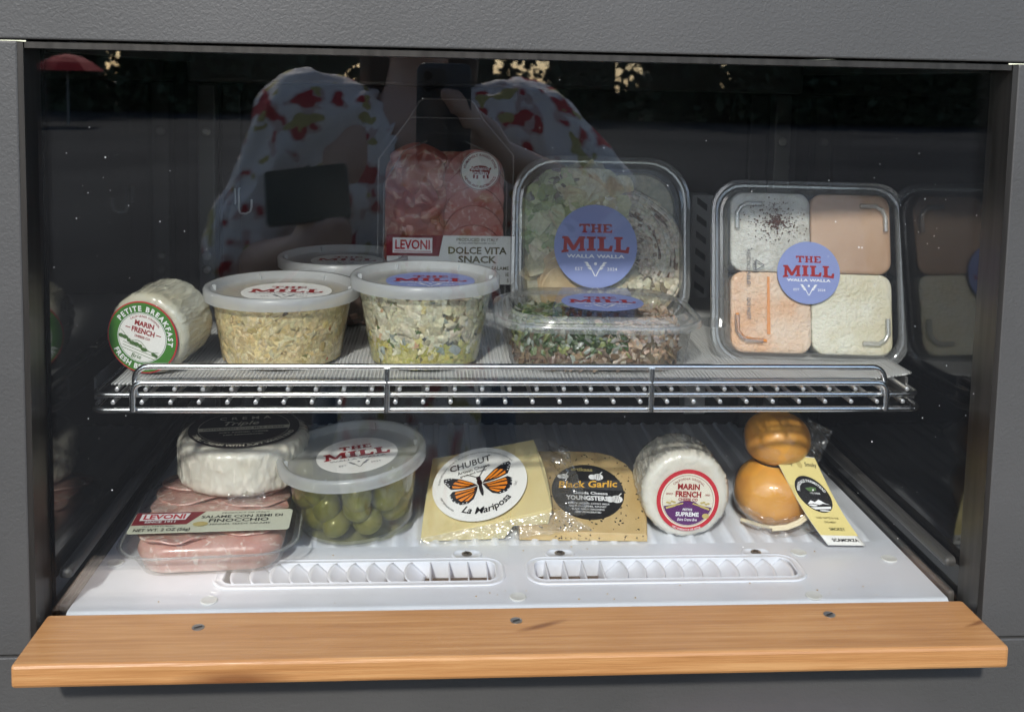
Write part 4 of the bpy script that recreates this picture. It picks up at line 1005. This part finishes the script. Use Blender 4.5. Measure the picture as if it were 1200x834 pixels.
# loose film to the right and along the front
OT, OB = V((.1195, .214, .055)), V((.1330, .1400, .0185))
def flange(a0, a1, b0, b1, nx, ny, amp, seed):
    mb = MB(); vs = []
    for j in range(ny+1):
        for i in range(nx+1):
            p = a0.lerp(a1, j/ny).lerp(b0.lerp(b1, j/ny), i/nx)
            k = math.sin(math.pi*min(1, i/nx*.5+.02))
            vs.append(ci @ (p+V((0, -.3, 1))*amp*k*(noise.noise(p*85+V((seed, 0, 0)))+.5*noise.noise(p*190))))
    return mb.add(vs, [(j*(nx+1)+i, j*(nx+1)+i+1, (j+1)*(nx+1)+i+1, (j+1)*(nx+1)+i) for j in range(ny) for i in range(nx)])
ob('wrap_flange', flange(TRc+ez*.001, BR+ez*.001, OT, OB, 14, 22, .007, 1), 'crumpled_film', cb)
ob('wrap_flange', flange(BL+V((0, -.001, .001)), BR+V((.01, -.001, 0)), V((-.011, .1275, .0008)), V((.1330, .1290, .0115)), 6, 40, .003, 4), 'crumpled_film', cb)
RB = .0412
lab = disc_label(cb, RB, Matrix.Translation((-.004, -.001, .0042)) @ Matrix.Rotation(rad(5), 4, 'Z'), 'label_white', 'label')
def bw(s): return [(x*RB, y*RB) for x, y in s]
def mir(s): return [(-x*.98, y*1.0-.03) for x, y in s]
FW = [(.05,-.02),(.16,.10),(.36,.26),(.58,.37),(.72,.38),(.74,.30),(.68,.16),(.62,.05),(.40,-.01),(.2,-.03)]
HW = [(.05,-.04),(.2,-.05),(.42,-.04),(.60,-.02),(.68,-.10),(.64,-.28),(.50,-.42),(.34,-.44),(.20,-.36),(.10,-.18)]
FO = [[(.12,.03),(.22,.12),(.40,.25),(.46,.24),(.28,.10),(.16,.03)], [(.20,.03),(.32,.10),(.50,.22),(.55,.18),(.38,.07),(.24,.02)], [(.28,.01),(.42,.06),(.58,.14),(.58,.07),(.44,.025)]]
HO = [[(.10,-.07),(.20,-.08),(.40,-.07),(.54,-.06),(.57,-.12),(.38,-.11),(.16,-.11)], [(.13,-.13),(.30,-.14),(.56,-.16),(.55,-.24),(.34,-.20),(.16,-.16)], [(.15,-.18),(.28,-.22),(.52,-.28),(.46,-.35),(.32,-.28)], [(.16,-.21),(.24,-.26),(.40,-.36),(.32,-.38),(.22,-.31)]]
letters([shape(bw(FW)), shape(bw(HW)), shape(bw(mir(FW))), shape(bw(mir(HW)))], 'ink_black', lab, .0006, 'butterfly_wings')
letters([shape(bw(q)) for q in FO+HO]+[shape(bw(mir(q))) for q in FO+HO], 'ink_orange', lab, .0009, 'orange_cells')
dots = [(.62,.33),(.68,.32),(.70,.26),(.66,.21),(.64,.15),(.56,.33),(.66,-.14),(.64,-.22),(.60,-.31),(.53,-.385),(.44,-.41),(.36,-.415)]
letters([circ(.014*RB, x*RB, y*RB, 8) for x, y in dots]+[circ(.014*RB, x*RB, y*RB, 8) for x, y in mir(dots)], 'ink_white', lab, .0010, 'wing_spots')
letters([circ(.055*RB, 0, .0*RB, 16, .10*RB), circ(.05*RB, 0, .12*RB, 16), circ(.04*RB, 0, -.18*RB, 16, .20*RB), line((.02*RB, .15*RB), (.22*RB, .42*RB), .018*RB), line((-.02*RB, .15*RB), (-.22*RB, .30*RB), .018*RB)], 'ink_black', lab, .0012, 'butterfly_body')
letters([T('CHUBUT', .0096, -.004, .0215, w=.0375, bold=.02, shear=.12, rot=rad(3)), T('Artisan Cheese', .0052, -.002, .0155, w=.029, rot=rad(3)), T('grass and honey', .0034, -.003, .0118, w=.024, bold=.02, rot=rad(3)),
         T('La Mariposa', .0098, 0, 0, arc=(.0335, 272, -1), shear=.22, bold=.018), T('LLC', .003, .0305, -.0115, rot=rad(60)), T('QUESO ARTESANAL CHUBUT  PRODUCT MADE FROM PASTEURIZED COWS MILK', .0023, 0, 0, arc=(.0348, 95, 1), bold=0),
         T('KEEP REFRIGERATED', .0022, 0, 0, arc=(.0360, 205, -1), bold=0)], 'ink_black', lab, .0006, 'dark_lettering')

# ------------------------------------------------------------------ black-garlic wedge
OUTL = [(.072, .1345), (.178, .1290), (.1815, .150), (.1825, .172), (.1800, .190), (.1730, .204), (.1620, .213), (.1480, .2175), (.120, .219), (.088, .219), (.070, .219)]
zt = lambda x, y: .0075+(y-.131)*.44
gx = V((1, .01, 0)).normalized(); gz = V((0, -.44, 1)).normalized(); gy = gz.cross(gx).normalized(); gz = gx.cross(gy)
gc = V((.128, .172, zt(0, .172)))
Mg = basis(gx, gy, gz, gc); gi = Mg.inverted()
gw = thing('cheese_wedge', 'golden seeded cheese wedge with black garlic label beside the butterfly wedge', 'cheese', Mg)
ring0 = [gi @ V((x, y, .0012)) for x, y in OUTL]; ring1 = [gi @ V((x, y, zt(x, y)-.0015)) for x, y in OUTL]
cgc = V((.128, .172))
ring2 = [gi @ V((*(V((x, y)).lerp(cgc, .022)), zt(0, V((x, y)).lerp(cgc, .022).y))) for x, y in OUTL]
ob('cheese', MB().loft([ring0, ring1, ring2], True, True), 'garlic_cheese', gw, smooth=40)
sd = MB()
for _ in range(230):
    x, y = random.uniform(.076, .179), random.uniform(.133, .216)
    if (x > .165 and y > .195+random.random()*.01): continue
    s = random.uniform(.0004, .0011)
    chunk(sd, gi @ V((x, y, zt(x, y)+.0001)), (s*1.3, s*.8, s*.35), None, Matrix.Rotation(random.random()*3, 4, 'Z'))
for _ in range(26):
    x = random.uniform(.10, .175); s = random.uniform(.0004, .0009)
    chunk(sd, gi @ V((x, .1345-.0052*(x-.072)/.106-.0003, random.uniform(.002, .006))), (s, s*.5, s), None)
ob('seeds', sd, 'black_seed', gw, kind='stuff')
RG = .0315
lab = disc_label(gw, RG, Matrix.Translation((.006, .001, .0004)) @ Matrix.Rotation(rad(-4), 4, 'Z'), 'label_black', 'label')
letters([shape([(-.0300, .0025), (-.0285, .0095), (.0285, .0145), (.0312, .0020)])], 'label_charcoal', lab, .0005, 'grey_band')
letters([T('artikaas', .0055, -.004, .0235, w=.019, bold=.03)], 'ink_gold', lab, .0006, 'gold_lettering')
letters([T('Black Garlic', .0108, .000, .0042, w=.052, bold=.02, shear=.2, rot=rad(4))], 'ink_yellow', lab, .0008, 'yellow_lettering')
it = [T('Gouda Cheese', .0042, .002, -.0035, w=.030, bold=.025), T('YOUNGSTERS', .0068, -.001, -.0102, w=.036, bold=.04), T('PASTEURIZED COWS MILK', .0026, .000, -.0150, w=.036), T('SALT, CULTURES, RENNET', .0026, -.001, -.0182, w=.032), T('BLACK GARLIC SEASONING', .0026, -.001, -.0214, w=.028), T('KEEP REFRIGERATED', .0026, -.001, -.0246, w=.022)]
for (x, y, s) in ((.010, .0170, .9), (-.0195, .0165, .7), (.0245, -.0080, 1.0)):
    it += [circ(.0050*s, x, y, 20, .0042*s), circ(.0036*s, x-.0058*s, y-.0004, 16, .0034*s), line((x+.002*s, y+.004*s), (x+.0045*s, y+.0068*s), .0009)]
letters(it, 'ink_white', lab, .0006, 'white_print')
letters([line((x-.002*s+k*.002*s, y-.0034*s), (x-.001*s+k*.0012*s, y+.0034*s), .0004) for (x, y, s) in ((.010, .0170, .9), (.0245, -.0080, 1.0)) for k in range(3)], 'ink_black', lab, .0009, 'bulb_lines')

# ------------------------------------------------------------------ gourd-shaped smoked cheese with tag
sc = thing('gourd_cheese', 'amber gourd-shaped smoked cheese in clear wrap with a yellow swing tag', 'cheese', TR(.2955, .1665, .0008))
prof = [(.004, .0006), (.014, .0015), (.0225, .0055), (.0285, .0120), (.0318, .0205), (.0328, .0290), (.0315, .0375), (.0275, .0450), (.0215, .0505), (.0165, .0535), (.0150, .0555), (.0172, .0575), (.0228, .0605), (.0268, .0660), (.0284, .0730), (.0278, .0800), (.0248, .0870), (.0196, .0925), (.0122, .0962), (.004, .0975)]
fine = []
for (a, b, c, d) in zip([prof[0]]+prof[:-2], prof[:-1], prof[1:], prof[2:]+[prof[-1]]):
    for k in range(3):
        t = k/3; fine.append(tuple(.5*((2*b[i])+(-a[i]+c[i])*t+(2*a[i]-5*b[i]+4*c[i]-d[i])*t*t+(-a[i]+3*b[i]-3*c[i]+d[i])*t**3) for i in (0, 1)))
gb = MB().lathe(fine, 64).warp(lambda p: p+V((p.x, p.y, 0)).normalized()*(.0028*noise.noise(p*24)+.0010*noise.noise(p*70)) + V((.0022 if p.z > .056 else 0, 0, 0))*min(1, max(0, (p.z-.05)/.02)) + V((0, 0, .001*noise.noise(p*30+V((4, 0, 0))))))
ob('cheese', gb, 'smoked_rind', sc, smooth=180)
fm = MB().lathe([(r*1.015+.0006, z) for r, z in fine[2:-1]], 72, False, False).warp(lambda p: p+V((p.x, p.y, 0)).normalized()*(.0011*noise.noise(p*75)+.0012*max(0, noise.noise(p*40))) + V((.0022, 0, 0))*min(1, max(0, (p.z-.05)/.02)))
ob('wrap', fm, 'shrink_film', sc, smooth=50)
ob('wrap_end', crumple(.024, .034, 14, 18, .006, 7, 110), 'crumpled_film', sc, frame((.0315, -.004, .072), (-.1, -1, .3), roll=rad(-25)))
ob('wrap_end', crumple(.066, .016, 30, 10, .004, 11, 110, lambda p, u, v: V((p.x, p.y+.010*(2*u-1)**2, p.z))), 'crumpled_film', sc, frame((.002, -.0315, .0085), (0, -.8, .6)))
ob('wrap_end', crumple(.026, .020, 16, 12, .006, 15, 110), 'crumpled_film', sc, frame((.028, -.024, .010), (.2, -.7, .7), roll=rad(-30)))
ob('twine', MB().tube([(-.0305, -.0130, .0075), (-.0255, -.0215, .0090), (-.018, -.0275, .0085), (-.009, -.0315, .0085), (.002, -.0335, .0105), (.012, -.0325, .0140), (.0195, -.0295, .0180)], .0016, 8), 'cord_cream', sc, smooth=60)
ob('twine', MB().tube([(-.010, -.0325, .0070), (.002, -.0345, .0088), (.0125, -.0335, .0122), (.0205, -.0305, .0162)], .0014, 8), 'cord_cream', sc, smooth=60)
ob('neck_string', MB().tube([(.0168*math.cos(a)+.0008, .0168*math.sin(a), .0553) for a in [2*math.pi*k/24 for k in range(24)]], .0008, 6, closed=True), 'string_black', sc, smooth=60)
ob('neck_string', MB().tube([(-.004, -.0172, .0560), (.004, -.0195, .0585), (.009, -.0200, .0580), (.0105, -.0203, .0545), (.0108, -.0202, .0515)], .0008, 6), 'string_black', sc, smooth=60)
# tag: curved card from neck to floor
TL_, TR_, BR_, BL_ = V((.2880, .1480, .0690)), V((.3240, .1480, .0650)), V((.3570, .1165, .0022)), V((.3255, .1165, .0030))
tl_i = sc.matrix_world.inverted()
def tagmap(p):
    u = p.x/.036+.5; v = p.y/.082
    q = TL_.lerp(TR_, u).lerp(BL_.lerp(BR_, u), v)
    nn = (TR_-TL_).cross(TL_-BL_).normalized()
    if nn.y > 0: nn = -nn
    curve = V((0, -1, .3))*.0045*(max(0, v-.6)/.4)**2 + V((0, .3, -1))*.004*math.sin(math.pi*v)
    return tl_i @ (q+curve+nn*(p.z+.0004))
def tgrid(y0, y1, z, nx=8, ny=16):
    mb = MB(); vs = [V((-.018+.036*i/nx, y0+(y1-y0)*j/ny, z)) for j in range(ny+1) for i in range(nx+1)]
    mb.add(vs, [(j*(nx+1)+i, j*(nx+1)+i+1, (j+1)*(nx+1)+i+1, (j+1)*(nx+1)+i) for j in range(ny) for i in range(nx)])
    return mb.warp(tagmap)
o = ob('swing_tag', tgrid(0, .082, 0), 'label_white', sc, smooth=180); m = o.modifiers.new('t', 'SOLIDIFY'); m.thickness = .0007; m.offset = 1
tg = o
def tletters(items, mat, z, name): return letters([([(p[0], p[1]) for p in v], f) for v, f in items], mat, tg, z, name, lambda p: tagmap(V((p.x, p.y, p.z))))
def flip(it): return [([(x, -y) for x, y in v], f) for v, f in it]
ob('yellow_print', tgrid(.0006, .0725, .0003), 'tag_yellow', tg, smooth=180)
def off(it, y0): return [([(x, y0-y) for x, y in v], f) for v, f in it]
def sub(vs, fs, n=2):
    return vs, fs
tletters(off([circ(.0148, seg=48, ry=.0165)], .0335), 'ink_black', .0006, 'dark_disc')
tletters(off([T('FERNDALE FARMSTEAD', .0033, 0, 0, arc=(.0112, 90, 1), bold=.03, w=.030), T('FARM TO CHEESE', .0021, 0, .0008, w=.013),
              shape([(-.0110, -.0090), (-.006, -.0052), (-.003, -.0068), (.002, -.0040), (.006, -.0072), (.010, -.0085), (.004, -.0078), (0, -.0092), (-.005, -.0080)]),
              shape([(-.0095, -.0118), (.0100, -.0102), (.0090, -.0124), (-.006, -.0136)]), circ(.004, -.006, -.0098, 12, .0009), circ(.005, .002, -.0145, 12, .0006)], .0335), 'ink_white', .0009, 'white_print')
tletters(off([shape([(-.0075, .0045), (-.002, .0030), (.004, .0040), (.0055, .0065), (.002, .0070), (-.004, .0060)])], .0335), 'ink_leaf', .0009, 'green_leaf')
tletters(off([T('Smoky', .0050, -.0105, 0, shear=.25, w=.0105), T('Smoky', .0050, .0105, 0, shear=.25, w=.0105)], .0085), 'ink_black', .0006, 'script_lettering')
tletters(off([T('HAND CRAFTED IN OUR', .0026, 0, 0, w=.021), T('CREAMERY', .0026, 0, -.0042, w=.012), T('SMOKEY', .0040, .002, -.0115, w=.0150, bold=.03)], .0560), 'ink_olive', .0006, 'olive_lettering')
tletters(off([T('SCAMORZA', .0042, .002, 0, w=.025, bold=.035)], .0785), 'ink_black', .0004, 'dark_lettering')
tletters(off([circ(.0024, .0008, -.0070, 20, .0036)], 0), 'ink_gold', .0006, 'tag_hole')

# ================================================================== what the window glass mirrors
GZ = -1.07
def cc(x, y, z): return V((x, y-.68, z+.378))      # metres from the lens
def capsules(chains, name, mat, parent, voxel=.008, M=None):
    mb = MB()
    for pts, rs in chains:
        for i in range(len(pts)-1):
            a, b = V(pts[i]), V(pts[i+1]); d = (b-a); n_ = max(2, int(d.length/.02))
            mb.tube([a.lerp(b, k/n_) for k in range(n_+1)], [rs[i]+(rs[i+1]-rs[i])*k/n_ for k in range(n_+1)], 14)
        for p, r in zip(pts, rs): mb.ball(p, r, seg=14, ring=10)
    me = mb.mesh(name); o = bpy.data.objects.new(name, me); COL.objects.link(o)
    m = o.modifiers.new('r', 'REMESH'); m.mode = 'VOXEL'; m.voxel_size = voxel; m.use_smooth_shade = True
    s = o.modifiers.new('s', 'SMOOTH'); s.factor = .6; s.iterations = 6
    me2 = bpy.data.meshes.new_from_object(o.evaluated_get(bpy.context.evaluated_depsgraph_get()))
    bpy.data.objects.remove(o); me2.name = name; me2.materials.clear(); me2.materials.append(MAT[mat])
    for p in me2.polygons: p.use_smooth = True
    return me2
px = -.035
per = thing('person', 'person in a white top with red flowers photographing the window, mirrored in the glass', 'person', TR(px, -1.09, GZ))
pi_ = per.matrix_world.inverted()
def pc(x, y, z): return pi_ @ cc(x, y, z)
Rsh, Rel, Rwr = pc(.150, -.415, -.085), pc(.285, -.360, -.215), pc(.085, -.075, -.105)
Lsh, Lel, Lwr = pc(-.220, -.415, -.085), pc(-.330, -.400, -.330), pc(-.215, -.180, -.265)
body = [
 ([pc(px, -.42, -.56), pc(px, -.43, -.40), pc(px, -.425, -.22), pc(px, -.42, -.12)], [.135, .115, .130, .118]),
 ([pc(px-.09, -.415, -.15), pc(px+.09, -.415, -.15)], [.108, .108]),
 ([pc(px, -.42, -.08), pc(px, -.405, .03), pc(px, -.39, .07)], [.075, .052, .055]),
 ([pc(px, -.375, .10), pc(px, -.375, .16), pc(px, -.38, .20)], [.066, .078, .076]),
 ([pc(px, -.305, .125), pc(px, -.300, .115)], [.012, .010]),
 ([Rsh, Rel, Rwr], [.062, .042, .027]), ([Lsh, Lel, Lwr], [.062, .042, .027]),
 ([pc(px, -.42, -.12), Rsh], [.08, .064]), ([pc(px, -.42, -.12), Lsh], [.08, .064]),
]
for s in (-1, 1):
    body.append(([pc(px+s*.085, -.42, -.60), pc(px+s*.095, -.41, -1.00), pc(px+s*.095, -.43, -1.38)], [.088, .058, .042]))
    body.append(([pc(px+s*.095, -.42, -1.41), pc(px+s*.10, -.30, -1.42)], [.035, .028]))
    body.append(([pc(px+s*.076, -.38, .145), pc(px+s*.080, -.385, .12)], [.012, .010]))
# hands: palm, four fingers and a thumb each
def hand(w, d, side, nrm, grip):
    d = d.normalized(); side = side.normalized(); out = []
    palm = w+d*.045
    out.append(([w, palm], [.027, .026])); out.append(([palm-side*.022, palm+side*.022], [.016, .016]))
    for k, L in enumerate((.062, .072, .068, .054)):
        b = palm+d*.022+side*(.026-.0175*k); m = b+d*L*.5+nrm*grip*.35*L; e = m+d*L*.28*(1-grip)+nrm*grip*.6*L
        out.append(([b, m, e], [.0092, .0085, .007]))
    b = w+d*.018+side*.026; out.append(([b, b+side*.022+d*.020, b+side*.028+d*.045+nrm*.010], [.011, .010, .0078]))
    return out
body += hand(Rwr, pc(.048, -.020, -.045)-Rwr, V((-.4, .2, .7)), V((-.75, .55, 0)), .55)
body += hand(Lwr, V((.55, .55, .25)), V((-.2, -.1, 1)), V((.4, -.7, 0)), .45)
ob('body', capsules(body, 'body', 'skin', per, .0065), 'skin', per)
top_me = capsules([
 ([pc(px, -.42, -.66), pc(px, -.425, -.42), pc(px, -.42, -.20), pc(px, -.42, -.13)], [.165, .145, .145, .128]),
 ([pc(px-.10, -.425, -.17), pc(px+.10, -.425, -.17)], [.115, .115]),
 ([pc(px, -.42, -.115), Rsh+V((.01, 0, .01)), Rsh.lerp(Rel, .82)], [.088, .084, .080]), ([pc(px, -.42, -.115), Lsh+V((-.01, 0, .01)), Lsh.lerp(Lel, .85)], [.088, .084, .085])], 'shirt', 'floral_shirt', per, .009)
import bmesh
bm = bmesh.new(); bm.from_mesh(top_me)
def cut(v):
    c = pi_.inverted() @ v.co; x = c.x-px; z = c.z-.378; y = c.y+.68
    if z > -.030 and abs(x) < .070: return True
    return y > -.42 and abs(x) < .055*(z+.18)/.15
bmesh.ops.delete(bm, geom=[v for v in bm.verts if cut(v)], context='VERTS')
for v in bm.verts: v.co += noise.noise_vector(v.co*11)*.016+noise.noise_vector(V((v.co.x*40, v.co.y*40, v.co.z*14)))*.010
bm.to_mesh(top_me); bm.free()
so_ = ob('shirt', top_me, 'floral_shirt', per); m = so_.modifiers.new('t', 'SOLIDIFY'); m.thickness = .003
trm = capsules([([pc(px+s*.08, -.42, -.62), pc(px+s*.095, -.41, -1.00), pc(px+s*.095, -.43, -1.36)], [.108, .075, .062]) for s in (-1, 1)]+[([pc(px-.06, -.42, -.60), pc(px+.06, -.42, -.60)], [.12, .12])], 'trousers', 'trousers', per, .012)
ob('trousers', trm, 'trousers', per)
ob('hair', capsules([([pc(px, -.40, .21), pc(px, -.425, .16), pc(px, -.44, .06), pc(px, -.45, -.02)], [.080, .082, .065, .05]), ([pc(px-.05, -.39, .20), pc(px-.075, -.41, .10), pc(px-.075, -.43, -.0)], [.045, .035, .03]), ([pc(px+.05, -.39, .20), pc(px+.075, -.41, .10), pc(px+.075, -.43, .0)], [.045, .035, .03])], 'hair', 'hair', per, .009), 'hair', per)
for s in (-1, 1):
    ob('eye', MB().ball(pc(px+s*.030, -.308, .150), .011, .008, .009), 'paper', per, smooth=180)
    ob('pupil', MB().ball(pc(px+s*.030, -.3005, .150), .005, .003, .005), 'phone_lens', per, smooth=180)
    ob('shoe', MB().ball(pc(px+s*.10, -.35, -1.415), .045, .13, .04), 'shoe', per, smooth=180)
ob('mouth', MB().ball(pc(px, -.306, .088), .022, .006, .006), 'ink_maroon', per, smooth=180)
# phone, lens beside the camera's own place
ph = thing('phone', 'dark smartphone held upright in front of the mirrored person', 'phone', Matrix.Translation(cc(.007, -.010, -.051)))
rings = [[(p[0], y, p[1]) for p in rrect(.0745-2*i, .150-2*i, .012-i, 6)] for i, y in ((.0012, -.004), (0, -.0028), (0, .0028), (.0012, .004))]
ob('body', MB().loft(rings, True, True), 'phone_back', ph, smooth=50)
bump_ = ob('camera_bump', MB().loft([[(p[0]-.014, y, p[1]+.050) for p in rrect(.034, .036, .008, 5)] for y in (.0041, .0056)], True, True), 'phone_back', ph)
for (x, z) in ((-.0215, .0575), (-.0065, .0425), (-.0215, .0425)):
    ob('lens', MB().lathe([(.0062, 0), (.0062, .0014), (.005, .0016)], 20, M=frame((x, .0057, z), (0, 1, 0))), 'phone_lens', bump_)
# notebook and bag in the other hand
nb = thing('notebook', 'dark olive notebook held in the mirrored left hand', 'notebook', frame(cc(-.195, -.155, -.175), (-.1, 1, .35), roll=rad(-8)))
ob('cover', MB().slab(rrect(.125, .085, .006, 4), -.006, .006), 'notebook_cover', nb, bevel=.001)
ob('pages', MB().slab(rrect(.120, .080, .004, 4, .004), -.0045, .0045), 'paper', nb)
bg = thing('shoulder_bag', 'black shoulder bag hanging at the mirrored person’s hip', 'bag', Matrix.Translation(cc(-.10, -.235, -.40)))
ob('bag_body', MB().loft([[V((p[0], y, p[1])) for p in rrect(.22-2*i, .17-2*i, .04, 6)] for i, y in ((.02, -.05), (0, -.035), (0, .035), (.02, .05))]), 'bag_leather', bg, smooth=50)
ob('strap', MB().tube([(-.10, 0, .07), (-.115, -.06, .18), (-.12, -.16, .32), (-.08, -.19, .36)], .011, 8), 'bag_leather', bg, smooth=60)
# trees added to darken the glass reflection: leafy mass, few gaps at eye level
hb = MB(); rnd = random.Random(3)
gaps = [(-13.6, -12.6), (-3.9, -2.3), (2.2, 4.6), (7.2, 8.6), (11.6, 12.4)]
xs_ = [-60]+[v for g_ in gaps for v in g_]+[60]
for x0, x1 in zip(xs_[0::2], xs_[1::2]): hb.box(x0, x1, -42.5, -41, GZ, GZ+4.6)
for (x0, x1) in gaps:
    hb.box(x0, x1, -42.4, -41.1, GZ, GZ+1.1); hb.box(x0, x1, -42.4, -41.1, GZ+2.4, GZ+4.6)
for _ in range(17000):
    x = rnd.uniform(-40, 40) if rnd.random() < .85 else rnd.uniform(*rnd.choice(gaps)); y = rnd.uniform(-41, -39); h = rnd.random()
    z = GZ+.05+h*(5.2+.9*math.sin(x*.3)+.6*math.sin(x*.9+1))
    if any(a < x < b for a, b in gaps) and 1.1 < z-GZ < 2.2 and rnd.random() < .25: continue
    s = rnd.uniform(.12, .32)
    R = Matrix.Rotation(rnd.random()*6.28, 4, V((rnd.gauss(0, 1), rnd.gauss(0, 1), rnd.gauss(0, 1))).normalized())
    hb.add([(-s, 0, 0), (0, -s*.6, .02), (s, 0, 0), (0, s*.6, .02)], [(0, 1, 2, 3)], Matrix.Translation((x, y, z)) @ R)
ob('backdrop_trees', hb, 'hedge_leaf', kind='stuff', label='added dark green tree row, a dark backdrop mirrored faintly in the glass', cat='trees')
um = thing('patio_umbrella', 'red patio umbrella mirrored at the upper left of the glass', 'umbrella', TR(-10.4, -29, GZ))
ob('pole', MB().tube([(0, 0, 0), (0, 0, 1.9)], .03, 8), 'pole_grey', um)
ob('canopy', MB().lathe([(1.0, 1.52), (.7, 1.75), (.4, 1.9), (.02, 1.98)], 8, False, True), 'red_canvas', um)
cr = MB(); rnd = random.Random(9)
for _ in range(34):
    x, y = rnd.uniform(-.22, .36), rnd.choice([rnd.uniform(.035, .062), rnd.uniform(.104, .125)]); q = rnd.uniform(.0003, .0008)
    cr.ball((x, y, .0003+q*.4), q, q*rnd.uniform(.5, 1), q*.6, 6, 4)
ob('crumbs', cr, 'cracker', kind='stuff', label='tiny brown crumbs scattered on the white cabinet floor', cat='crumbs')
# dust on the outside of the pane
db = MB(); rnd = random.Random(5)
for _ in range(130):
    cl = rnd.random() < .6
    cx, cz = rnd.choice([(-.21, .29), (-.20, .24), (.31, .30), (.33, .27), (.36, .12), (.10, .33), (-.23, .12), (.30, .10)]) if cl else (rnd.uniform(-.25, .38), rnd.uniform(.02, .38))
    x, z = (cx+rnd.gauss(0, .03), cz+rnd.gauss(0, .03)) if cl else (cx, cz)
    if not (-.262 < x < .39 and .01 < z < .39): continue
    s = abs(rnd.gauss(0, .00014))+.0001
    db.ball((x, .0128, z), s, s*.4, s*rnd.uniform(.7, 1.5), 6, 4)
ob('dust', db, 'dust', kind='stuff', label='fine white dust specks stuck on the window glass', cat='dust')
